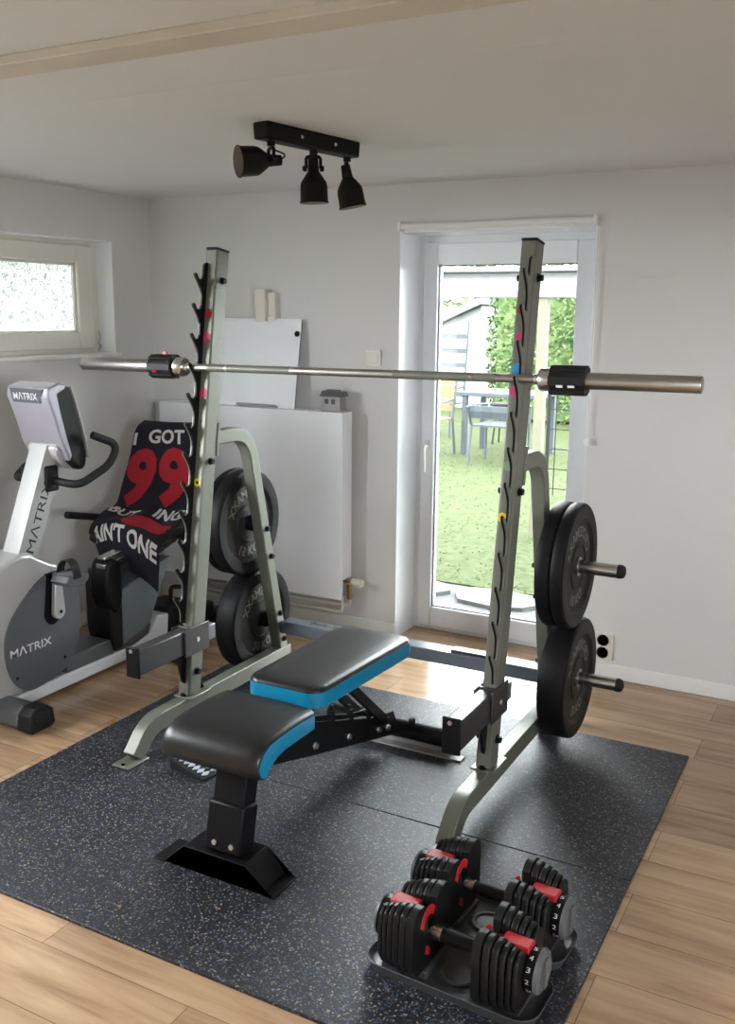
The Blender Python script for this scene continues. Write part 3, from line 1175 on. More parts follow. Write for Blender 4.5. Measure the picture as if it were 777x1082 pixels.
    # two weight horns
    for yy, zz in ((3.232, 0.732), (3.318, 0.285)):
        b = MB()
        b.lathe([(0, 0.034), (0.018, 0.034)], (X + s * 0.025, yy, zz), (s, 0, 0), 24, 1)
        b.lathe([(0.018, 0.0242), (0.252, 0.0242)], (X + s * 0.025, yy, zz), (s, 0, 0), 24, 0)
        hn = b.build('weight_horn', ['chrome', 'black'], rack, bevel=0.001)
        b = MB()
        b.lathe([(0.250, 0.0246), (0.262, 0.0246), (0.272, 0.020), (0.276, 0.010), (0.276, 0.0)], (X + s * 0.025, yy, zz), (s, 0, 0), 24)
        b.build('horn_cap', 'rubber', hn)
    # safety arm
    b = MB()
    fy = 2.775
    b.bx((X - 0.026, 2.445, 0.328), (X + 0.026, fy - 0.045, 0.422))
    arm = b.build('safety_arm', 'charcoal', rack, bevel=0.005)
    b = MB()
    b.bx((X - 0.030, 2.436, 0.320), (X + 0.030, 2.446, 0.436))
    b.build('end_plate', 'black', arm, bevel=0.004)
    b = MB()
    hexbolt(b, (X - 0.004, 2.436, 0.420), (0, -1, 0), 0.006, 0.003)
    b.build('end_bolt', 'zinc', arm)
    b = MB()
    for sx in (-1, 1):
        b.bx((X + sx * 0.0265, fy - 0.085, 0.318), (X + sx * 0.034, fy + 0.060, 0.428))
    b.bx((X - 0.034, fy - 0.052, 0.318), (X + 0.034, fy - 0.040, 0.428))
    b.build('sleeve', 'charcoal', arm, bevel=0.003)
    b = MB()
    b.bx((X - 0.030, fy + 0.050, 0.345), (X + 0.030, fy + 0.105, 0.405))
    b.build('locking_tab', 'crossbar', arm, bevel=0.004)
    b = MB()
    b.prism([(fy - 0.150, 0.328), (fy - 0.045, 0.328), (fy - 0.055, 0.200), (fy - 0.072, 0.215), (fy - 0.090, 0.285)], X - 0.005, X + 0.005)
    b.build('gusset', 'black', arm)
    b = MB()
    hexbolt(b, (X + 0.034, fy - 0.012, 0.372), (1, 0, 0), 0.008, 0.005)
    b.build('pin', 'zinc', arm)
b = MB()
X0, X1 = XC - HW + 0.026, XC + HW - 0.026
b.bx((X0, 3.345, 0.222), (X1, 3.425, 0.276))
decal(b, 'Body-Solid', (-2.090, 3.366, 0.2766), (1, 0, 0), (0, 1, 0), 0.185, 0.042, 1, 0.012)
cm = b.build('cross_member', ['crossbar', 'darktext'], rack, bevel=0.004)
b = MB()
b.bx((-1.420, 3.360, 0.276), (-1.265, 3.412, 0.286))
b.build('name_plate', 'charcoal', cm, bevel=0.003)
cm.data.materials[0] = M['crossbar']


# ------------------------------------------------------------------ bumper plates
def ring_text(mb, txt, o, ax, rad, hgt, a_mid, span, mi, up_):
    """letters bent around a circle in the plane normal to the x axis"""
    V, F = fine_text(txt, 0.02, (14, 2))
    vs = []
    for a, c in V:
        th = a_mid + (0.5 - a) * span
        r = rad + (c - 0.5) * hgt
        vs.append((o[0], o[1] + ax * -math.cos(th) * r, o[2] + math.sin(th) * r))
    mb.add(vs, F, mi)


def plate(name, x, y, z, th, ax, label, kg):
    """x: the plate's inner side, th: thickness outwards along ax"""
    root = thing(name, (x + ax * th / 2, y, z), label, 'weight plate', 'bumper plates on the rack')
    R0 = 0.225
    h = th / 2
    half = [(0, 0.030), (h - 0.010, 0.030), (h - 0.010, 0.075), (h - 0.006, 0.080), (h - 0.012, 0.086), (h - 0.012, 0.158), (h - 0.001, 0.170), (h, 0.176), (h, 0.214), (h - 0.005, 0.222), (h - 0.014, R0)]
    prof = half + [(-d, r) for d, r in reversed(half)]
    idx = []
    for i in range(len(prof) - 1):
        r = (prof[i][1] + prof[i + 1][1]) / 2
        idx.append(1 if r < 0.172 else 0)
    b = MB()
    b.lathe(prof, (x + ax * h, y, z), (ax, 0, 0), 72, 0, idx)
    # open centre: drop the two cap faces that lathe() adds
    b.f.pop(); b.m.pop(); b.f.pop(); b.m.pop()
    for sgn in (1, -1):
        xo = x + ax * h + sgn * (h - 0.0112)
        ring_text(b, 'CROSSMAXX', (xo, y, z), sgn, 0.124, 0.040, R(90), R(150), 2, 1)
        ring_text(b, kg, (xo, y, z), sgn, 0.124, 0.040, R(270), R(62), 2, 1)
    b.build('rubber_disc', ['plate', 'plateface', 'platetext'], root, ang=30, recalc=True)
    b = MB()
    b.lathe([(-h + 0.004, 0.0262), (-h + 0.004, 0.034), (-h + 0.008, 0.034), (-h + 0.008, 0.0305), (h - 0.008, 0.0305), (h - 0.008, 0.034), (h - 0.004, 0.034), (h - 0.004, 0.0262), (-h + 0.004, 0.0262)], (x + ax * h, y, z), (ax, 0, 0), 32)
    b.build('steel_hub', 'steel', root)
    return root


XR, XL = XC + HW + 0.0435, XC - HW - 0.0435
plate('weight_plate', XR, 3.232, 0.732, 0.052, 1, 'black bumper plate between the frame and its twin, on the horn above the socket', '10 KG')
plate('weight_plate', XR + 0.0525, 3.232, 0.732, 0.047, 1, 'black bumper plate with the chrome horn sticking out, higher one above the wall socket', '10 KG')
plate('weight_plate', XR, 3.318, 0.285, 0.098, 1, 'thick black bumper plate low on the rack in front of the wall socket', '20 KG')
plate('weight_plate', XL, 3.232, 0.732, 0.062, -1, 'black bumper plate high on the rack in front of the radiator, touching the frame', '15 KG')
plate('weight_plate', XL - 0.0625, 3.232, 0.732, 0.036, -1, 'black bumper plate high on the rack, bike side, mostly hidden behind its neighbour', '10 KG')
plate('weight_plate', XL, 3.318, 0.285, 0.098, -1, 'thick black bumper plate low on the rack below the radiator front', '20 KG')

# ------------------------------------------------------------------ barbell in the hooks
BL, BR = Vector((-2.820, 2.850, 1.3940)), Vector((-0.454, 2.850, 1.4090))
bb = thing('barbell', tuple((BL + BR) / 2), 'empty steel barbell resting in the hooks of the rack', 'barbell')
bd = (BR - BL).normalized()
LB = (BR - BL).length


def on_bar(prof, name, mats, parent, mis=None, n=28, bevel=0):
    b = MB()
    b.lathe(prof, BL, bd, n, 0, mis)
    return b.build(name, mats, parent, bevel=bevel)


SLS = (0.515, 0.477)
on_bar([(SLS[0] - 0.01, 0.0138), (LB - SLS[1] + 0.01, 0.0138)], 'shaft', 'steel', bb)
b = MB()
for a0, a1 in ((0.62, 0.70), (0.71, 0.98), (LB - 0.98, LB - 0.71), (LB - 0.70, LB - 0.62)):
    b.lathe([(a0, 0.0141), (a1, 0.0141)], BL, bd, 28)
islands(b, 'knurled_grip', 'silver', bb)
for e in (0, 1):
    SL = SLS[e]
    pr = [(0, 0.019), (0.0015, 0.0235), (0.004, 0.0252), (SL - 0.045, 0.0252), (SL - 0.045, 0.0262), (SL - 0.012, 0.0262)]
    pr2 = [(SL - 0.036, 0.026), (SL - 0.036, 0.036), (SL - 0.007, 0.036), (SL, 0.032), (SL, 0.019), (SL + 0.018, 0.016)]
    if e:
        pr = [(LB - d, r) for d, r in pr]
        pr2 = [(LB - d, r) for d, r in pr2]
    on_bar(pr, 'sleeve', 'steel', bb)
    on_bar(pr2, 'collar', 'chrome', bb)
    # clamp collar pushed on the sleeve: a thing of its own
    c0 = SL - 0.043 - 0.110 if not e else LB - SL + 0.035
    pos = BL + bd * (c0 + 0.055)
    ck = thing('barbell_clamp', tuple(pos), 'black plastic clamp with red tabs on the barbell end above the bike' if not e else 'black plastic clamp with pale slots on the barbell end beside the glass door', 'barbell clamp')
    b = MB()
    n = 40
    u = bd.cross(Vector((0, 0, 1))).normalized()
    w = bd.cross(u)
    prof = [(0.0, 0.026), (0.0, 0.040), (0.006, 0.043), (0.020, 0.040), (0.088, 0.040), (0.102, 0.043), (0.110, 0.040), (0.110, 0.026), (0.0, 0.026)]
    b.lathe([(c0 + d, r) for d, r in prof], BL, bd, 28)
    for a in range(0, 360, 60):
        d = u * math.cos(R(a)) + w * math.sin(R(a))
        m3 = Matrix((bd, d, bd.cross(d))).transposed().to_4x4()
        b.box(pos + d * 0.041, (0.110, 0.008, 0.026), 0, m3)
    b.build('clamp_ring', 'blackp', ck, bevel=0.0015)
    b = MB()
    for a in (20, 100, 200):
        d = u * math.cos(R(a)) + w * math.sin(R(a))
        m3 = Matrix((bd, d, bd.cross(d))).transposed().to_4x4()
        b.box(pos + d * 0.045 - bd * 0.018, (0.020, 0.004, 0.008), 0, m3)
        if e:
            b.box(pos + d * 0.045 + bd * 0.018, (0.020, 0.004, 0.008), 0, m3)
    islands(b, 'insert', 'paletext' if e else 'red', ck)
    if not e:
        b = MB()
        b.box(pos + Vector((0, 0, 0.047)), (0.018, 0.006, 0.022), 0, Matrix.Rotation(R(25), 4, 'Y'))
        b.build('lever', 'red', ck, bevel=0.001)

# ------------------------------------------------------------------ weight bench
BX = -1.525
bench = thing('weight_bench', (BX, 2.5, MZ), 'adjustable weight bench with black vinyl pads and blue sides', 'weight bench')
# seat: side profile extruded, blue sides, black top and waterfall front
prof = [(2.245, 0.402), (2.245, 0.458), (2.15, 0.464), (2.05, 0.462), (2.005, 0.458), (1.967, 0.446), (1.946, 0.424), (1.940, 0.394), (1.948, 0.368), (1.968, 0.356), (1.990, 0.366), (2.010, 0.382), (2.040, 0.396), (2.08, 0.402)]
b = MB()
W2 = 0.168
n = len(prof)
xs = [(-W2, 0.0), (-W2 + 0.004, 0.4), (-W2 + 0.016, 0.85), (-W2 + 0.04, 1.0), (-0.06, 1.14), (0.06, 1.14), (W2 - 0.04, 1.0), (W2 - 0.016, 0.85), (W2 - 0.004, 0.4), (W2, 0.0)]
cy, cz = 2.09, 0.415
rings = []
for dx, k in xs:
    ring = []
    for (y, z) in prof:
        g = 0.012 * (k - 0.9)
        dy, dz = y - cy, z - cz
        lng = math.hypot(dy / 0.17, dz / 0.05) or 1
        ring.append((BX - 0.012 + dx * (1.0 + 0.02 * (y - 1.9)), y + g * (1 if y > 2.2 else -1 if y < 1.99 else 0), z + g * (1 if z > 0.42 else -0.3)))
    rings.append(ring)
tmp = [0] * 9
b.rings(rings, tmp, (1, 1))
sp = b.build('seat_pad', ['vinyl', 'blue'], bench, ang=50)
# back pad: rounded rectangle, blue wall, puffed black top
b = MB()
PW, PL, py0 = 0.300, 0.600, 2.285
rings, mis = [], []
lay = [(0.0, 0.012), (0.004, 0.0), (0.030, 0.0), (0.052, 0.0), (0.053, 0.002), (0.059, 0.004), (0.064, 0.012), (0.067, 0.030), (0.070, 0.070)]
for zz, ins in lay:
    pts = rrect(PW - 2 * ins, PL - 2 * ins, max(0.055 - ins * 0.5, 0.02), 7)
    rings.append([(BX + 0.003 + 0.022 * (p[1] + PL / 2) / PL + p[0] * (0.90 + 0.09 * (p[1] + PL / 2) / PL), py0 + PL / 2 + p[1], 0.432 + zz) for p in pts])
mis = [1, 1, 1, 2, 0, 0, 0, 0]
b.rings(rings, mis, (2, 0))
bp_ = b.build('back_pad', ['vinyl', 'blue', 'black'], bench, ang=45)
b = MB()
b.bx((BX - 0.06, py0 + 0.06, 0.405), (BX + 0.07, py0 + PL - 0.06, 0.432))
b.bx((BX - 0.10, 2.05, 0.390), (BX + 0.10, 2.22, 0.402))
islands(b, 'pad_bracket', 'black', bench, bevel=0.002)
# frame
b = MB()
b.sweep([(2.085, 0.392), (2.018, 0.088)], BX - 0.054, BX + 0.054, 0.062)
fp = b.build('front_post', 'black', bench, bevel=0.004)
b = MB()
b.sweep([(2.045, 0.225), (2.016, 0.085)], BX - 0.062, BX + 0.062, 0.078)
b.build('post_sleeve', 'black', fp, bevel=0.008)
b = MB()
for dx in (-0.025, 0.034):
    hexbolt(b, (BX + dx, 1.982, 0.118), (0, -1, 0.2), 0.007, 0.004)
islands(b, 'bolt', 'zinc', fp)
b = MB()                                            # front foot: folded sheet
outl = [(-0.222, MZ), (-0.182, MZ), (-0.108, 0.080), (0.108, 0.080), (0.166, MZ), (0.205, MZ)]
sheet = [(x, z) for x, z in outl] + [(x * (1.0 if abs(x) > 0.17 else 0.96), z + 0.006) for x, z in reversed(outl)]
n = len(sheet)
vs = [(BX - 0.018 + x, y, z) for y in (1.968, 2.085) for x, z in sheet]
b.add(vs, [tuple(range(n)), tuple(range(2 * n - 1, n - 1, -1))] + [(i, n + i, n + (i + 1) % n, (i + 1) % n) for i in range(n)], 0)
b.cyl((BX - 0.10, 2.03, 0.046), (BX + 0.085, 2.03, 0.046), 0.030, 20)
b.build('front_foot', 'black', bench, bevel=0.0015)
b = MB()                                            # spine with the ladder
for sx in (-1, 1):
    x0, x1 = BX + sx * 0.036, BX + sx * 0.044
    pl = [(2.05, 0.385), (2.13, 0.300), (2.42, 0.215), (2.98, 0.060), (3.02, 0.085), (2.98, 0.155)]
    for k in range(4):
        yk = 2.80 - k * 0.125
        zk = 0.195 + k * 0.044
        pl += [(yk, zk), (yk - 0.004, zk + 0.038), (yk - 0.020, zk + 0.040), (yk - 0.022, zk + 0.008)]
    pl += [(2.30, 0.345), (2.20, 0.392)]
    b.prism(pl, x0, x1)
b.prism([(2.08, 0.36), (2.14, 0.30), (2.42, 0.22), (2.95, 0.075), (2.97, 0.13), (2.42, 0.29), (2.2, 0.36)], BX - 0.036, BX + 0.036)
sn = b.build('spine', 'black', bench, bevel=0.0015)
b = MB()
for yy, zz in ((2.42, 0.248), (2.64, 0.190), (2.86, 0.128), (2.93, 0.110)):
    hexbolt(b, (BX + 0.044, yy, zz), (1, 0, 0), 0.010, 0.010)
islands(b, 'bolt', 'zinc', sn)
b = MB()
for sx in (-1, 1):
    b.sweep([(2.58, 0.420), (2.90, 0.150)], BX + sx * 0.050 - 0.008, BX + sx * 0.050 + 0.008, 0.036)
b.cyl((BX - 0.062, 2.90, 0.150), (BX + 0.062, 2.90, 0.150), 0.014, 14)
islands(b, 'strut', 'black', bench, bevel=0.002)
b = MB()
b.cyl((BX - 0.265, 3.045, 0.062), (BX + 0.262, 3.045, 0.062), 0.034, 22)
rb = b.build('rear_bar', 'black', bench, bevel=0.003)
b = MB()
b.bx((BX - 0.29, 2.985, MZ), (BX + 0.315, 3.03, MZ + 0.006))
b.bx((BX - 0.29, 3.025, MZ), (BX + 0.265, 3.07, MZ + 0.022))
islands(b, 'floor_plate', 'lantern', rb, bevel=0.001)
b = MB()
for xx in (BX - 0.13, BX + 0.09):
    b.lathe([(0, 0.012), (0.010, 0.014), (0.018, 0.010)], (xx, 3.045, 0.094), (0, 0, 1), 12)
islands(b, 'knob', 'rubber', rb)

# ------------------------------------------------------------------ wedge under the bench
wd = thing('wedge_block', (-2.0, 2.48, MZ), 'small black wedge with patterned grey top on the mat behind the seat', 'wedge')
b = MB()
wmx = Matrix.Translation((-2.005, 2.475, MZ)) @ Matrix.Rotation(R(-8), 4, 'Z')
vs = [(-0.085, -0.05, 0), (0.085, -0.05, 0), (0.085, 0.05, 0), (-0.085, 0.05, 0), (-0.085, -0.05, 0.042), (0.085, -0.05, 0.010), (0.085, 0.05, 0.010), (-0.085, 0.05, 0.042)]
b.add(vs, [(0, 3, 2, 1), (4, 5, 6, 7), (0, 1, 5, 4), (1, 2, 6, 5), (2, 3, 7, 6), (3, 0, 4, 7)], 0, wmx)
b.build('wedge_body', 'rubber', wd, bevel=0.003)
b = MB()
for i in range(7):
    for j in range(2):
        cx, cy_ = -0.066 + i * 0.022, -0.022 + j * 0.044
        q = []
        for (ax_, ay_) in ((0, -0.020), (0.010, 0), (0, 0.020), (-0.010, 0)):
            x_, y_ = cx + ax_, cy_ + ay_
            q.append((x_, y_, 0.0425 - (x_ + 0.085) * 0.032 / 0.17))
        top = [(x_, y_, z_ + 0.003) for x_, y_, z_ in q]
        b.add(q + top, [(4, 5, 6, 7), (0, 1, 5, 4), (1, 2, 6, 5), (2, 3, 7, 6), (3, 0, 4, 7)], 0, wmx)
b.build('tread', 'wedgetop', wd)


# ------------------------------------------------------------------ adjustable dumbbells on their trays
def db_profile(w, zb, zt, slot):
    """U-shaped plate outline (y, z): two humps with a slot between them"""
    h = w / 2
    p = [(-h * 0.78, zb), (h * 0.78, zb), (h, zb + 0.035), (h, zt - 0.045), (h * 0.92, zt - 0.012), (h * 0.70, zt), (slot + 0.020, zt - 0.002), (slot, zt - 0.018), (slot, zt - 0.080), (-slot, zt - 0.080), (-slot, zt - 0.018), (-slot - 0.020, zt - 0.002), (-h * 0.70, zt), (-h * 0.92, zt - 0.012), (-h, zt - 0.045), (-h, zb + 0.035)]
    return p


def dumbbell(cx, cy, lab_t, lab_d, rz):
    T = Matrix.Translation((cx, cy, MZ)) @ Matrix.Rotation(R(rz), 4, 'Z') @ Matrix.Diagonal((1.065, 1, 1, 1))

    def put(mb):
        mb.v = [tuple(T @ Vector(v)) for v in mb.v]
        return mb
    tr = thing('dumbbell_tray', (cx, cy, MZ), lab_t, 'dumbbell tray', 'dumbbell trays')
    b = MB()
    rings = []
    for z, w, d, r in ((0.0, 0.405, 0.165, 0.045), (0.010, 0.412, 0.170, 0.048), (0.026, 0.425, 0.182, 0.052), (0.028, 0.421, 0.178, 0.050), (0.018, 0.405, 0.162, 0.045), (0.014, 0.395, 0.152, 0.042)):
        rings.append([(p[0], p[1], z) for p in rrect(w, d, r, 7)])
    b.rings(rings, [0] * 5, (0, 0))
    put(b).build('tray_shell', 'tray', tr, ang=40)
    b = MB()
    for s in (-1, 1):
        b.bx((s * 0.055, -0.060, 0.008), (s * 0.170, 0.060, 0.032))
    b.lathe([(0, 0.046), (0.006, 0.044), (0.006, 0.037), (0.002, 0.035), (0.002, 0.0)], (0, 0, 0.014), (0, 0, 1), 36)
    put(b).build('cradle', 'tray', tr, bevel=0.004)
    db = thing('adjustable_dumbbell', (cx, cy, MZ + 0.03), lab_d, 'dumbbell', 'adjustable dumbbells')
    zc = 0.116
    T = T @ Matrix.Translation((0.006, -0.012, 0))
    b = MB()
    b.lathe([(-0.066, 0.013), (-0.056, 0.0145), (-0.035, 0.0165), (0, 0.0180), (0.035, 0.0165), (0.056, 0.0145), (0.066, 0.013)], (0, 0, zc), (1, 0, 0), 22)
    put(b).build('handle', 'rubber', db)
    ZD = -0.013
    for s in (-1, 1):
        b = MB()
        b.lathe([(s * 0.042, 0.0175), (s * 0.064, 0.0175)], (0, 0, zc), (1, 0, 0), 22)
        b.lathe([(s * 0.062, 0.011), (s * 0.080, 0.011)], (0, 0, zc), (1, 0, 0), 22)
        put(b).build('ferrule', 'chrome', db)
        xs_ = [(0.070, 0.019, 0.200, 0.222), (0.0905, 0.018, 0.196, 0.219), (0.110, 0.0165, 0.190, 0.215), (0.128, 0.014, 0.184, 0.209), (0.1435, 0.0125, 0.178, 0.203), (0.1575, 0.0115, 0.172, 0.196)]
        for k, (xx, th, w, zt) in enumerate(xs_):
            b = MB()
            b.prism(db_profile(w, 0.046 + ZD, zt + ZD, 0.022), s * xx, s * (xx + th))
            mats_ = ['dbplate']
            if k == 0:
                # red crescent on the inner face
                cres = []
                for q in range(9):
                    a = R(20 + q * 15)
                    cres.append((-0.020 - math.cos(a) * 0.050 * 0.9, 0.137 + math.sin(a) * 0.058))
                for q in range(8, -1, -1):
                    a = R(20 + q * 15)
                    cres.append((-0.018 - math.cos(a) * 0.030, 0.133 + math.sin(a) * 0.036))
                b.prism(cres, s * (xx - 0.0008), s * (xx + 0.001), 1)
                b.prism([(-0.035, 0.072), (-0.012, 0.057), (-0.010, 0.077), (-0.028, 0.092)], s * (xx - 0.0008), s * (xx + 0.001), 1)
                mats_.append('red')
            put(b).build('plate', mats_, db, bevel=0.0045)
        b = MB()
        b.bx((s * 0.088, -0.018, 0.135), (s * 0.172, 0.018, 0.163))
        b.bx((s * 0.105, -0.021, 0.159), (s * 0.172, 0.021, 0.176))
        put(b).build('selector_block', 'red', db, bevel=0.004)
        b = MB()
        b.lathe([(s * 0.168, 0.045), (s * 0.172, 0.052), (s * 0.192, 0.052)], (0, 0, zc), (1, 0, 0), 40, 0)
        b.lathe([(s * 0.192, 0.053), (s * 0.199, 0.050), (s * 0.204, 0.040), (s * 0.201, 0.036), (s * 0.201, 0.0)], (0, 0, zc), (1, 0, 0), 40, 1)
        b.bx((s * 0.200, -0.010, zc - 0.036), (s * 0.207, 0.010, zc + 0.036), 1)
        for k, num in enumerate(('2', '3', '4', '5', '7', '9', '11', '14', '16', '18', '20', '24')):
            vs, fs = text_geo(num)
            a0 = R(30 * k)
            P3 = []
            for a, c in vs:
                th = a0 + (c - 0.5) * 0.22
                P3.append((s * (0.1755 + (a if s > 0 else 1 - a) * (0.009 if len(num) == 1 else 0.014)), -math.cos(th) * 0.0525, zc + math.sin(th) * 0.0525))
            b.add(P3, fs, 2)
        put(b).build('dial', ['black', 'greyp', 'paletext'], db, bevel=0.001, ang=40)


dumbbell(-0.766, 1.918, 'dark grey tray under the dumbbell at the mat edge, farther from the rack foot', 'black and red adjustable dumbbell at the mat edge, farther from the rack foot', -2.8)
dumbbell(-0.772, 2.140, 'dark grey tray under the dumbbell closer to the rack foot', 'black and red adjustable dumbbell standing between the rack foot and its twin', -2.8)

# ------------------------------------------------------------------ recumbent exercise bike
KX = -3.035
bike = thing('exercise_bike', (KX, 3.0, 0), 'silver and grey recumbent exercise bike under the frosted side window', 'exercise bike')
HR = 0.085                                           # half width of the rail, right face at -2.95
b = MB()
b.prism([(2.44, 0.020), (3.40, 0.020), (3.455, 0.060), (3.465, 0.165), (3.385, 0.175), (3.325, 0.100), (3.22, 0.078), (2.80, 0.078), (2.44, 0.070)], KX - HR, KX + HR)
b.bx((KX - 0.05, 3.44, 0.03), (KX + 0.05, 3.86, 0.11))
b.build('base_rail', 'bikewhite', bike, bevel=0.008)
b = MB()
b.prism([(2.80, 0.078), (3.09, 0.078), (3.065, 0.150), (2.80, 0.150)], KX - 0.080, KX + 0.082)
b.build('rail_cover', 'bikegrey', bike, bevel=0.006)
# front frame, silver shell around the flywheel
fr = [(2.60, 0.070), (2.40, 0.085), (2.30, 0.12), (2.225, 0.26), (2.25, 0.42), (2.36, 0.55), (2.50, 0.63), (2.62, 0.655), (2.70, 0.605), (2.80, 0.560), (2.84, 0.520), (2.80, 0.470), (2.70, 0.40), (2.60, 0.25)]
b = MB()
b.prism(smooth_poly(fr, 1), KX - 0.088, KX + 0.088)
b.build('front_frame', 'bikesilver', bike, bevel=0.016, seg=3)
sh = [(2.745, 0.555), (2.83, 0.525), (2.872, 0.44), (2.880, 0.34), (2.862, 0.24), (2.825, 0.145), (2.76, 0.105), (2.58, 0.072), (2.515, 0.120), (2.478, 0.20), (2.470, 0.30), (2.495, 0.38), (2.56, 0.45), (2.655, 0.525)]
b = MB()
SXR = KX + 0.100
b.prism(smooth_poly(sh, 2), KX - 0.098, SXR)
# lettering on the visible side
decal(b, 'M\u039bTRIX', (SXR + 0.0006, 2.492, 0.245), (0, 1, 0.00), (0, 0, 1), 0.215, 0.036, 1, 0.01)
sd = b.build('flywheel_cover', ['bikegrey', 'paletext'], bike, bevel=0.006)
b = MB()
for p in ((2.775, 0.165), (2.52, 0.155)):
    b.lathe([(0, 0.007), (0.002, 0.006)], (SXR, p[0], p[1]), (1, 0, 0), 12)
islands(b, 'screw', 'black', sd)
# crank and pedals
for s in (1, -1):
    xo = KX + s * 0.100
    b = MB()
    tear = [(2.722 + 0.046 * math.cos(R(a)), 0.375 + 0.050 * math.sin(R(a))) for a in range(180, 361, 20)] + [(2.755, 0.46), (2.745, 0.545), (2.700, 0.545), (2.688, 0.46)]
    b.prism(tear, xo - s * 0.01, xo + s * 0.0015)
    b.build('crank_recess', 'black', bike, bevel=0.0005)
    zt = 0.545 if s > 0 else 0.215
    b = MB()
    k = 1 if s > 0 else -1
    arm_ = [(2.735 + 0.030 * math.cos(R(a)), 0.380 - k * 0.030 * abs(math.sin(R(a)))) for a in range(180, 361, 15)] + [(2.752, zt), (2.722, zt)]
    b.prism(arm_, xo + s * 0.008, xo + s * 0.030)
    b.cyl((xo, 2.735, 0.382), (xo + s * 0.034, 2.735, 0.382), 0.018, 18)
    b.cyl((xo + s * 0.02, 2.737, zt - 0.012), (xo + s * 0.06, 2.737, zt - 0.012), 0.009, 12)
    cr_ = b.build('crank_arm', 'bikesilver', bike, bevel=0.004)
    b = MB()
    hexbolt(b, (xo + s * 0.034, 2.735, 0.382), (s, 0, 0), 0.006, 0.002)
    b.build('crank_bolt', 'black', cr_)
    b = MB()
    zp = zt - 0.012
    ped = [(2.675, zp - 0.004), (2.700, zp - 0.026), (2.775, zp - 0.030), (2.800, zp - 0.012), (2.800, zp + 0.014), (2.770, zp + 0.022), (2.695, zp + 0.020)]
    b.prism(ped, xo + s * 0.045, xo + s * 0.135)
    for q in range(7):
        b.box((xo + s * 0.09, 2.690 + q * 0.017, zp + 0.023), (0.088, 0.006, 0.006))
    pd = b.build('pedal', 'greyp', cr_, bevel=0.003)
    b = MB()
    pts = []
    for q in range(13):
        a = R(180 - q * 15)
        pts.append((xo + s * 0.09 - s * 0.050 * math.cos(a), 2.735, zp + 0.005 + 0.075 * math.sin(a)))
    half = 0.020
    vs, fs = [], []
    for p in pts:
        for dy, dr in ((-half, 0), (half, 0)):
            vs.append((p[0], p[1] + dy, p[2]))
    nP = len(pts)
    for p in pts:
        for dy in (-half, half):
            vs.append((xo + s * 0.09 + (p[0] - xo - s * 0.09) * 0.93, p[1] + dy, zp + 0.005 + (p[2] - zp - 0.005) * 0.95))
    for q in range(nP - 1):
        a_, b_ = 2 * q, 2 * q + 2
        fs += [(a_, a_ + 1, b_ + 1, b_), (2 * nP + a_, 2 * nP + b_, 2 * nP + b_ + 1, 2 * nP + a_ + 1), (a_, b_, 2 * nP + b_, 2 * nP + a_), (a_ + 1, 2 * nP + a_ + 1, 2 * nP + b_ + 1, b_ + 1)]
    b.add(vs, fs)
    b.build('pedal_strap', 'blackp', pd)
# mast
b = MB()
m0, m1 = Vector((2.610, 0.55)), Vector((2.822, 1.045))
md = (m1 - m0).normalized()
mn = Vector((md.y, -md.x))                            # towards +y
KX = KX + 0.020
b.sweep([tuple(m0), tuple(m1)], KX - 0.045, KX + 0.045, 0.100)
p0 = m0 + md * 0.10 - mn * 0.022
decal(b, 'M\u039bTRIX', (KX + 0.0457, p0.x + mn.x * 0.045, p0.y + mn.y * 0.045), (0, md.x, md.y), (0, -mn.x, -mn.y), 0.30, 0.042, 1, 0.0)
b.build('mast', ['bikesilver', 'darktext'], bike, bevel=0.012)
KX = KX - 0.020
# console: tilted rounded case
sq = lambda P: [(y if y < 2.80 else 2.80 + (y - 2.80) * 0.68, z) for y, z in P]
b = MB()
back = [(2.745, 1.318), (2.770, 1.22), (2.800, 1.12), (2.840, 1.03)]
con = [(2.735, 1.295), (2.790, 1.310), (2.865, 1.300), (2.905, 1.22), (2.965, 1.08), (2.985, 1.00), (2.960, 0.955), (2.905, 0.955), (2.835, 1.000), (2.790, 1.09), (2.758, 1.20), (2.730, 1.262)]
con_s = smooth_poly(sq(con), 1)
CW = 0.112
KB, KX = KX, KX + 0.028
b.prism(con_s, KX - CW, KX + CW)
cs = b.build('console', 'blackp', bike, bevel=0.014, seg=3)
b = MB()
shell = [(2.722, 1.262), (2.727, 1.300), (2.790, 1.318), (2.835, 1.308), (2.828, 1.290), (2.775, 1.272), (2.790, 1.20), (2.822, 1.10), (2.858, 1.02), (2.835, 0.995), (2.785, 1.08), (2.750, 1.19)]
b.prism(sq(shell), KX - CW - 0.003, KX + CW + 0.003)
b.build('rear_shell', 'consoleback', cs, bevel=0.008, seg=3)
b = MB()
bdir = Vector((0.020, -0.085)).normalized()
for (ya, za, yb, zb, o_) in ((2.722, 1.294, 2.734, 1.238, 0.002),):
    b.add([(KX - 0.090, ya - 0.005, za), (KX + 0.090, ya - 0.005, za), (KX + 0.068, yb - 0.008, zb), (KX - 0.082, yb - 0.008, zb),
           (KX - 0.090, ya + 0.01, za), (KX + 0.090, ya + 0.01, za), (KX + 0.068, yb + 0.01, zb), (KX - 0.082, yb + 0.01, zb)],
          [(0, 1, 2, 3), (7, 6, 5, 4), (0, 4, 5, 1), (1, 5, 6, 2), (2, 6, 7, 3), (3, 7, 4, 0)], 0)
    decal(b, 'M\u039bTRIX', (KX - 0.070, 2.7205, 1.250), (1, 0, 0), (0, -0.09, 0.5), 0.132, 0.030, 1, 0.01)
b.build('badge', ['badge', 'paletext'], cs)
b = MB()
rim = [(2.868, 1.302), (2.880, 1.296), (2.925, 1.215), (2.985, 1.075), (2.998, 1.0), (2.985, 1.0), (2.972, 1.07), (2.912, 1.22)]
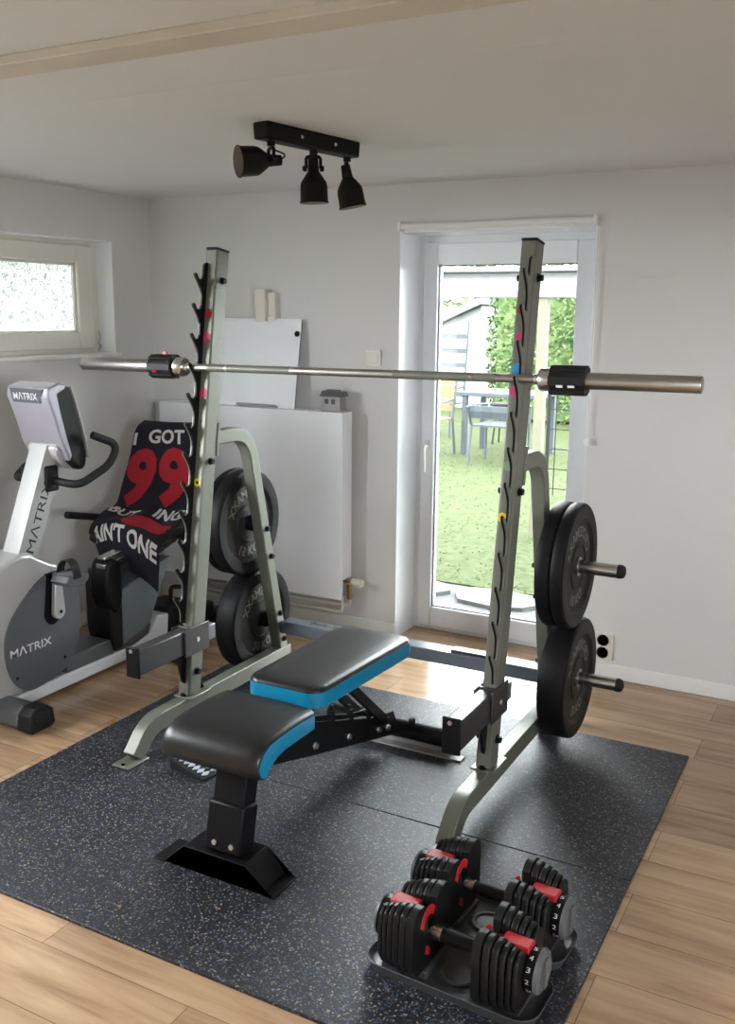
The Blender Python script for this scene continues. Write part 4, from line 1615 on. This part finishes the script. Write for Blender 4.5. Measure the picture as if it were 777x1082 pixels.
b.prism(sq(rim), KX - CW - 0.004, KX + CW + 0.004)
b.build('front_rim', 'bikesilver', cs, bevel=0.004)
b = MB()
b.prism(smooth_poly([(2.775, 1.06), (2.81, 1.075), (2.86, 1.02), (2.90, 0.985), (2.88, 0.955), (2.83, 0.965), (2.79, 1.01)], 1), KX - 0.08, KX + 0.08)
b.build('console_neck', 'bikesilver', cs, bevel=0.008)
KX = KB
# handlebar: one bent tube, both sides
b = MB()
half = [(0.0, 2.800, 0.925), (0.10, 2.800, 0.912), (0.185, 2.825, 0.902), (0.215, 2.975, 0.972), (0.220, 3.020, 1.050), (0.190, 2.905, 1.100)]
pts = [(KX - x, y, z) for x, y, z in reversed(half[1:])] + [(KX + x, y, z) for x, y, z in half]
b.tube(fillet(pts, 0.055, 6), 0.0165, 14)
hb = b.build('handlebar', 'rubber', bike)
b = MB()
for s in (-1, 1):
    b.box((KX + s * 0.062, 2.79, 0.925), (0.022, 0.075, 0.11))
islands(b, 'handlebar_clamp', 'blackp', hb, bevel=0.012)
# front and rear stabilisers
b = MB()
sec = [(2.395, 0.018), (2.405, 0.070), (2.435, 0.096), (2.485, 0.096), (2.515, 0.070), (2.522, 0.018), (2.50, 0.006), (2.415, 0.006)]
b.prism(sec, KX - 0.235, KX + 0.225)
st = b.build('front_stabiliser', 'bikegrey', bike, bevel=0.012)
for s in (-1, 1):
    b = MB()
    x0 = KX + 0.225 if s > 0 else KX - 0.235
    b.prism([(y + (0.004 if y > 2.46 else -0.004), z + (0.003 if z > 0.02 else -0.005)) for y, z in sec], x0, x0 + s * 0.068)
    b.box((x0 + s * 0.068, 2.46, 0.055), (0.012, 0.07, 0.05))
    b.build('end_cap', 'blackp', st, bevel=0.012)
b = MB()
b.prism([(y + 1.33, z) for y, z in sec], KX - 0.26, KX + 0.20)
rs_ = b.build('rear_stabiliser', 'blackp', bike, bevel=0.012)
b = MB()
b.bx((KX - 0.09, 3.462, 0.02), (KX + 0.09, 3.64, 0.19))
b.bx((KX - 0.06, 3.64, 0.05), (KX + 0.12, 3.78, 0.15))
b.build('rear_housing', 'blackp', bike, bevel=0.012)
b = MB()
b.tube(fillet([(KX + 0.02, 3.56, 0.17), (KX + 0.02, 3.56, 0.265), (KX + 0.13, 3.62, 0.265), (KX + 0.13, 3.62, 0.13)], 0.025, 5), 0.011, 12)
b.build('carry_handle', 'blackp', bike)
# seat carriage
b = MB()
b.prism([(3.075, 0.180), (3.100, 0.082), (3.150, 0.082), (3.155, 0.38), (3.13, 0.43), (3.075, 0.42)], KX - 0.070, KX + 0.084)
b.build('seat_post', 'blackp', bike, bevel=0.012)
b = MB()
b.prism(smooth_poly([(3.070, 0.51), (3.045, 0.42), (3.055, 0.32), (3.10, 0.25), (3.150, 0.28), (3.155, 0.48), (3.11, 0.52)], 1), KX - 0.015, KX + 0.090)
b.build('adjuster_knob', 'black', bike, bevel=0.014)
b = MB()
b.prism([(3.120, 0.350), (3.50, 0.445), (3.42, 0.30), (3.335, 0.150), (3.20, 0.098), (3.108, 0.095)], KX - 0.066, KX + 0.080)
fc = b.build('seat_fairing', 'bikefair', bike, bevel=0.008)
b = MB()
b.prism([(3.105, 0.094), (3.335, 0.152), (3.32, 0.105), (3.22, 0.080), (3.10, 0.080)], KX - 0.068, KX + 0.083)
b.build('fairing_foot', 'bikegrey', fc, bevel=0.004)
b = MB()
b.sweep([(3.08, 0.430), (3.24, 0.445), (3.66, 0.560)], KX - 0.055, KX + 0.070, 0.060)
b.build('seat_rail', 'charcoal', bike, bevel=0.006)
b = MB()
b.sweep([(3.06, 0.485), (3.19, 0.500)], KX + 0.020, KX + 0.075, 0.022)
b.sweep([(3.07, 0.520), (3.17, 0.532)], KX + 0.020, KX + 0.070, 0.014)
islands(b, 'slide', 'chrome', bike, bevel=0.003)
CXS = -3.055
b = MB()
b.prism(smooth_poly([(3.255, 0.585), (3.235, 0.545), (3.27, 0.515), (3.55, 0.535), (3.56, 0.625), (3.40, 0.618)], 1), CXS - 0.185, CXS + 0.185)
b.build('seat_pad', 'vinyl', bike, bevel=0.025, seg=3)
b = MB()
lo, hi = [], []
for k in range(9):
    t = k / 8
    y, z = 3.545 + 0.195 * t, 0.63 + 0.392 * t
    w = 0.195 - 0.050 * t ** 2
    for arr, dy in ((lo, 0.0), (hi, 0.055)):
        arr.append([(CXS - 0.04 * t - w, y + dy, z - dy * 0.2), (CXS - 0.04 * t + w, y + dy, z - dy * 0.2)])
ring = [[lo[k][0], lo[k][1], hi[k][1], hi[k][0]] for k in range(9)]
b.rings(ring, [0] * 8, (0, 0))
b.build('backrest', 'vinyl', bike, bevel=0.018, seg=3)
for s in (1, -1):
    b = MB()
    x = CXS + s * 0.245
    b.tube(fillet([(CXS + s * 0.10, 3.50, 0.54), (x, 3.52, 0.545), (x, 3.46, 0.60), (x, 3.315 if s > 0 else 3.18, 0.665 if s < 0 else 0.61)], 0.04, 5), 0.017, 12)
    sh_ = b.build('side_handle', 'blackp', bike)
    b = MB()
    if s > 0:
        b.lathe([(0, 0.018), (0.030, 0.026), (0.050, 0.022), (0.060, 0.0)], (x - 0.005, 3.49, 0.575), (0.5, 0.45, -0.1), 18)
        b.build('lever_knob', 'bikefair', sh_)

# towel draped over the seat and backrest
def towel_pt(u, v):
    """u: 0 behind the backrest .. 1 at the front hem; v: 0 left .. 1 right (seen from the front)"""
    key = [(0.00, 3.812, 0.88, 0.27, -3.11), (0.06, 3.800, 1.00, 0.31, -3.145), (0.10, 3.760, 1.055, 0.33, -3.155), (0.15, 3.708, 1.025, 0.35, -3.150), (0.30, 3.640, 0.90, 0.395, -3.115),
           (0.46, 3.565, 0.755, 0.450, -3.090), (0.55, 3.525, 0.672, 0.470, -3.082), (0.60, 3.470, 0.645, 0.470, -3.075), (0.70, 3.350, 0.640, 0.455, -3.06),
           (0.76, 3.275, 0.635, 0.430, -3.035), (0.80, 3.240, 0.610, 0.415, -3.022), (0.88, 3.225, 0.545, 0.385, -3.005), (1.00, 3.222, 0.455, 0.350, -2.995)]
    for i in range(len(key) - 1):
        if u <= key[i + 1][0] or i == len(key) - 2:
            break
    i0, i1 = max(0, i - 1), min(len(key) - 1, i + 2)
    a, b_ = key[i], key[i + 1]
    t = (u - a[0]) / (b_[0] - a[0])
    r = []
    for c in range(1, 5):
        p0_, p1_, p2_, p3_ = key[i0][c], a[c], b_[c], key[i1][c]
        m1_ = (p2_ - p0_) / max(1e-6, b_[0] - key[i0][0]) * (b_[0] - a[0])
        m2_ = (p3_ - p1_) / max(1e-6, key[i1][0] - a[0]) * (b_[0] - a[0])
        h00, h10, h01, h11 = 2 * t ** 3 - 3 * t * t + 1, t ** 3 - 2 * t * t + t, -2 * t ** 3 + 3 * t * t, t ** 3 - t * t
        r.append(h00 * p1_ + h10 * m1_ + h01 * p2_ + h11 * m2_)
    y, z, w, xc = r
    x = xc + (v - 0.5) * w
    fr_ = max(0.0, min(1.0, (u - 0.60) / 0.18))
    # the front hangs over a narrow seat nose and falls off at its right corner
    z -= fr_ * (0.09 * max(0, v - 0.50) ** 1.3 * 2.4 + 0.07 * max(0, 0.28 - v) * 2.2)
    if u > 0.8:
        z -= (u - 0.8) / 0.2 * (0.030 * (v - 0.25))
        y += 0.012 * math.sin(v * 9 + 0.6) * (u - 0.8) / 0.2
        y += 0.10 * max(0, v - 0.8) + 0.22 * max(0, 0.14 - v)
    # soft folds, creased where back meets seat
    if 0.1 < u < 0.6:
        y -= 0.006 * math.sin(v * 7 + u * 9)
        z += 0.02 * (v - 0.5)
    if 0.54 < u < 0.72:
        z += 0.012 * math.sin(v * 13 + 1.0) * math.sin((u - 0.54) / 0.18 * math.pi)
    return Vector((x, y, z))


def towel_n(u, v):
    e = 0.004
    du = towel_pt(min(1, u + e), v) - towel_pt(max(0, u - e), v)
    dv = towel_pt(u, min(1, v + e)) - towel_pt(u, max(0, v - e))
    return dv.cross(du).normalized() * -1


b = MB()
NU, NV = 72, 30
vs = []
for i in range(NU + 1):
    for j in range(NV + 1):
        vs.append(towel_pt(i / NU, j / NV))
under = []
for i in range(NU + 1):
    for j in range(NV + 1):
        under.append(towel_pt(i / NU, j / NV) - towel_n(i / NU, j / NV) * 0.005)
fs = []
K = (NU + 1) * (NV + 1)
for i in range(NU):
    for j in range(NV):
        a = i * (NV + 1) + j
        fs.append((a, a + NV + 1, a + NV + 2, a + 1))
        fs.append((K + a, K + a + 1, K + a + NV + 2, K + a + NV + 1))
for i in range(NU):
    for j in (0, NV):
        a = i * (NV + 1) + j
        fs.append((a, a + NV + 1, K + a + NV + 1, K + a))
for j in range(NV):
    for i in (0, NU):
        a = i * (NV + 1) + j
        fs.append((a, a + 1, K + a + 1, K + a))
b.add(vs + under, fs, 0)


def towel_text(txt, u0, u1, v0, v1, mi, bold=0.03, cuts=(20, 10)):
    V, F = fine_text(txt, bold, cuts)
    P = []
    for a, c in V:
        u, v = u1 + (u0 - u1) * c, v0 + (v1 - v0) * a
        P.append(towel_pt(u, v) + towel_n(u, v) * 0.0022)
    b.add(P, F, mi)


towel_text('I', 0.175, 0.245, 0.02, 0.07, 2)
towel_text('GOT', 0.155, 0.235, 0.26, 0.90, 2)
towel_text('9', 0.262, 0.568, 0.005, 0.47, 1, 0.045)
towel_text('9', 0.252, 0.555, 0.50, 0.965, 1, 0.045)
towel_text('BUT', 0.580, 0.640, 0.05, 0.42, 2)
towel_text('ING', 0.565, 0.625, 0.62, 0.97, 2)
pv, pf = [], []                                       # red print running over the seat
for i in range(9):
    for j in range(13):
        a, c = i / 8, j / 12
        v = 0.40 + 0.56 * c
        u = 0.655 + 0.10 * a * (0.55 + 0.45 * math.sin(3.0 * c + 0.4)) + 0.012 * math.sin(9 * c)
        pv.append(towel_pt(u, v) + towel_n(u, v) * 0.0018)
for i in range(8):
    for j in range(12):
        pf.append((i * 13 + j, i * 13 + j + 1, i * 13 + j + 14, i * 13 + j + 13))
b.add(pv, pf, 1)
towel_text("AIN'T ONE", 0.765, 0.860, 0.05, 0.97, 2, 0.03, (36, 10))
tw = b.build('towel', ['navy', 'towelred', 'towelwhite'], recalc=False, ang=60)
tag(tw, 'navy and red towel with white lettering draped over the bike seat', 'towel')

# ------------------------------------------------------------------ the garden seen through the door
b = MB()
b.bx((-40, 5.35, -0.25), (30, 60, -0.05))
b.bx((-40, -30, -0.25), (LW - 0.31, 5.35, -0.06))
b.bx((RW + 0.31, -30, -0.25), (30, 5.35, -0.06))
b.bx((LW - 0.31, -30, -0.25), (RW + 0.31, FW - 0.36, -0.06))
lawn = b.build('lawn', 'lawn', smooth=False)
lawn['kind'] = 'structure'
b = MB()
random.seed(3)
b.bx((LW - 0.31, BW + DD, -0.25), (RW + 0.31, 5.35, -0.06))
for i in range(9):
    for j in range(2):
        x = -3.9 + i * 0.6 + random.uniform(-0.03, 0.03) + 0.25 * j
        y = 4.72 + j * 0.42
        poly = [(x + 0.28 * math.cos(R(a + random.uniform(-9, 9))) * random.uniform(0.9, 1.05), y + 0.19 * math.sin(R(a)) * random.uniform(0.9, 1.05)) for a in range(0, 360, 45)]
        n = len(poly)
        b.add([(p[0], p[1], -0.06) for p in poly] + [(p[0], p[1], -0.035) for p in poly], [tuple(range(n, 2 * n))] + [(q, (q + 1) % n, n + (q + 1) % n, n + q) for q in range(n)])
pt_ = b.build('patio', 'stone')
pt_['kind'] = 'structure'

# grass tufts: uncountable
b = MB()
random.seed(11)
for _ in range(6000):
    y = 5.36 + 6.5 * random.random() ** 1.3
    x = -0.44 * y + random.uniform(-1.6, 1.9)
    h_ = random.uniform(0.004, 0.012)
    a = random.uniform(0, math.pi)
    dx, dy = 0.006 * math.cos(a), 0.006 * math.sin(a)
    lx_, ly_ = random.uniform(-0.04, 0.04), random.uniform(-0.04, 0.04)
    b.add([(x - dx, y - dy, -0.05), (x + dx, y + dy, -0.05), (x + lx_, y + ly_, -0.05 + h_)], [(0, 1, 2)])
gt = tag(b.build('grass', 'lawn', smooth=False, recalc=False), 'short green grass of the lawn outside the glass door', 'grass')
gt['kind'] = 'stuff'


def leafy(name, c, d, n, m_, label, cat, stems=False, seed=1, size=0.07):
    """a mass of leaves filling a rounded box, with a few stems inside"""
    random.seed(seed)
    root = thing(name, (c[0], c[1], -0.05), label, cat)
    b = MB()
    for _ in range(n):
        # prefer the outer shell
        while True:
            p = Vector((random.uniform(-1, 1), random.uniform(-1, 1), random.uniform(-1, 1)))
            r = (abs(p.x) ** 4 + abs(p.y) ** 4 + abs(p.z) ** 4) ** 0.25
            if 0.72 < r < 1.0 + 0.06 * random.random():
                break
        q = Vector((c[0] + p.x * d[0] / 2, c[1] + p.y * d[1] / 2, c[2] + p.z * d[2] / 2))
        u = Vector((random.gauss(0, 1), random.gauss(0, 1), random.gauss(0, 1))).normalized()
        w = u.orthogonal().normalized()
        s = size * random.uniform(0.6, 1.3)
        b.add([q - u * s, q + w * s * 0.45, q + u * s, q - w * s * 0.45], [(0, 1, 2, 3)])
    if stems:
        b.box(c, (d[0] * 0.86, d[1] * 0.8, d[2] * 0.88))
    b.build('foliage', m_, root, smooth=False, recalc=False)
    b = MB()
    k = 5 if stems else 1
    for i in range(k):
        x = c[0] + (i - (k - 1) / 2) * d[0] * 0.18
        b.tube([(x, c[1], -0.06), (x + 0.03, c[1] + 0.02, c[2] - d[2] * 0.2), (x - 0.04, c[1], c[2] + d[2] * 0.3)], [0.07, 0.05, 0.02], 8)
    b.build('trunk', 'trunk', root)
    return root


leafy('hedge', (-4.05, 15.0, 1.05), (3.2, 1.6, 2.4), 26000, 'hedge', 'tall green hedge at the end of the lawn beside the white house', 'hedge', True, 5, 0.045)
leafy('tree', (-11.2, 22.6, 2.6), (5.0, 3.0, 4.6), 5000, 'tree', 'green tree beyond the roof of the white garden house', 'tree', False, 6, 0.13)
leafy('tree', (-5.0, 22.6, 1.9), (6.0, 3.0, 5.6), 7000, 'tree', 'green tree behind the tall hedge in the garden', 'tree', False, 8, 0.13)

# white garden house with a sloping roof
gh = thing('garden_house', (-8.6, 17.0, -0.05), 'white rendered garden house with a sloping roof beyond the lawn', 'house')
b = MB()
hp = [(-9.6, -0.06), (-6.36, -0.06), (-6.36, 1.74), (-9.6, 0.35)]
vs = [(x, y, z) for y in (16.0, 19.5) for x, z in hp]
b.add(vs, [(0, 1, 2, 3), (7, 6, 5, 4), (0, 4, 5, 1), (1, 5, 6, 2), (2, 6, 7, 3), (3, 7, 4, 0)])
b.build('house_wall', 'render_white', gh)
b = MB()
rp_ = [(-9.8, 0.27), (-6.30, 1.77), (-6.30, 1.90), (-9.8, 0.40)]
vs = [(x, y, z) for y in (15.8, 19.7) for x, z in rp_]
b.add(vs, [(0, 1, 2, 3), (7, 6, 5, 4), (0, 4, 5, 1), (1, 5, 6, 2), (2, 6, 7, 3), (3, 7, 4, 0)])
b.build('roof', 'roof', gh)

# terrace roof edge on a cream post
pg = thing('garden_pergola', (-2.27, 6.8, -0.05), 'white terrace canopy edge on cream posts outside the glass door', 'pergola')
for x in (-2.225, -6.2):
    b = MB()
    b.bx((x - 0.030, 6.77, -0.055), (x + 0.040, 6.84, 1.74))
    b.build('post', 'post', pg, bevel=0.006)
b = MB()
b.bx((-6.5, 6.75, 1.72), (0.2, 6.86, 1.895))
b.build('fascia', 'beam', pg, bevel=0.006)
b = MB()
b.bx((-6.5, 6.66, 1.895), (0.2, 6.78, 1.935))
b.build('gutter', 'roof', pg, bevel=0.01)
for i in range(5):
    x = -6.3 + i * 1.55
    b = MB()
    b.sweep([(4.47, 2.36), (6.80, 1.86)], x - 0.03, x + 0.03, 0.09)
    b.build('rafter', 'beam', pg)

# garden furniture
tb = thing('garden_table', (-3.9, 10.9, -0.05), 'pale metal garden table on the lawn', 'garden table')
b = MB()
b.bx((-4.42, 10.55, 0.650), (-3.45, 11.25, 0.700))
b.build('table_top', 'furn', tb, bevel=0.008)
for x in (-4.38, -3.49):
    for y in (10.60, 11.20):
        b = MB()
        b.bx((x - 0.030, y - 0.030, -0.05), (x + 0.030, y + 0.030, 0.650))
        b.build('leg', 'furn', tb, bevel=0.004)


def garden_chair(x, y, rz, label, slat='slat', hb=0.95):
    T = Matrix.Translation((x, y, -0.05)) @ Matrix.Rotation(R(rz), 4, 'Z')
    root = thing('garden_chair', (x, y, -0.05), label, 'garden chair', 'garden chairs on the lawn')

    def put(mb):
        mb.v = [tuple(T @ Vector(v)) for v in mb.v]
        return mb
    for sx in (-0.26, 0.26):
        b = MB()
        b.tube([(sx, 0.24, 0.0), (sx, 0.24, 0.64), (sx, -0.20, 0.66)], 0.016, 8)
        put(b).build('leg', 'furn', root)
        b = MB()
        b.tube([(sx, -0.30, 0.0), (sx, -0.22, 0.44), (sx, -0.34, hb)], 0.016, 8)
        put(b).build('leg', 'furn', root)
    b = MB()
    for k in range(6):
        b.bx((-0.25, -0.22 + k * 0.08, 0.425), (0.25, -0.155 + k * 0.08, 0.445))
    put(b).build('seat', slat, root)
    b = MB()
    for k in range(5):
        z = 0.52 + k * (hb - 0.56) / 5
        yy = -0.22 - (z - 0.44) * 0.12 / (hb - 0.44)
        b.bx((-0.25, yy - 0.010, z), (0.25, yy + 0.010, z + 0.065))
    put(b).build('backrest', slat, root)


garden_chair(-4.74, 10.25, 180, 'garden chair with yellow wooden slats beside the garden table')
garden_chair(-3.76, 10.15, 0, 'pale low garden chair pulled up to the long side of the garden table', 'furn', 0.66)
garden_chair(-5.42, 12.2, 180, 'tall blue-grey garden chair in front of the white house', 'furn', 1.55)
sl = thing('garden_stool', (-4.30, 11.75, -0.05), 'round dark stool behind the garden table', 'stool')
b = MB()
b.lathe([(0, 0.17), (0.02, 0.18), (0.04, 0.17)], (-4.30, 11.75, 0.44), (0, 0, 1), 24)
b.build('seat', 'wire', sl)
for a in (45, 135, 225, 315):
    b = MB()
    b.tube([(-4.30 + 0.11 * math.cos(R(a)), 11.75 + 0.11 * math.sin(R(a)), 0.45), (-4.30 + 0.16 * math.cos(R(a)), 11.75 + 0.16 * math.sin(R(a)), -0.05)], 0.012, 8)
    b.build('leg', 'wire', sl)
fn = thing('wire_fence', (-2.2, 8.3, -0.05), 'thin wire mesh fence panel on the lawn behind the canopy post', 'fence')
for x in (-2.62, -1.2):
    b = MB()
    b.cyl((x, 8.3, -0.05), (x, 8.3, 1.0), 0.018, 10)
    b.build('post', 'wire', fn)
b = MB()
for k in range(6):
    z = 0.06 + k * 0.18
    b.cyl((-2.62, 8.3, z), (-1.2, 8.3, z), 0.005, 6)
for k in range(9):
    x = -2.55 + k * 0.16
    b.cyl((x, 8.3, 0.0), (x, 8.3, 0.98), 0.005, 6)
b.build('mesh_panel', 'wire', fn)
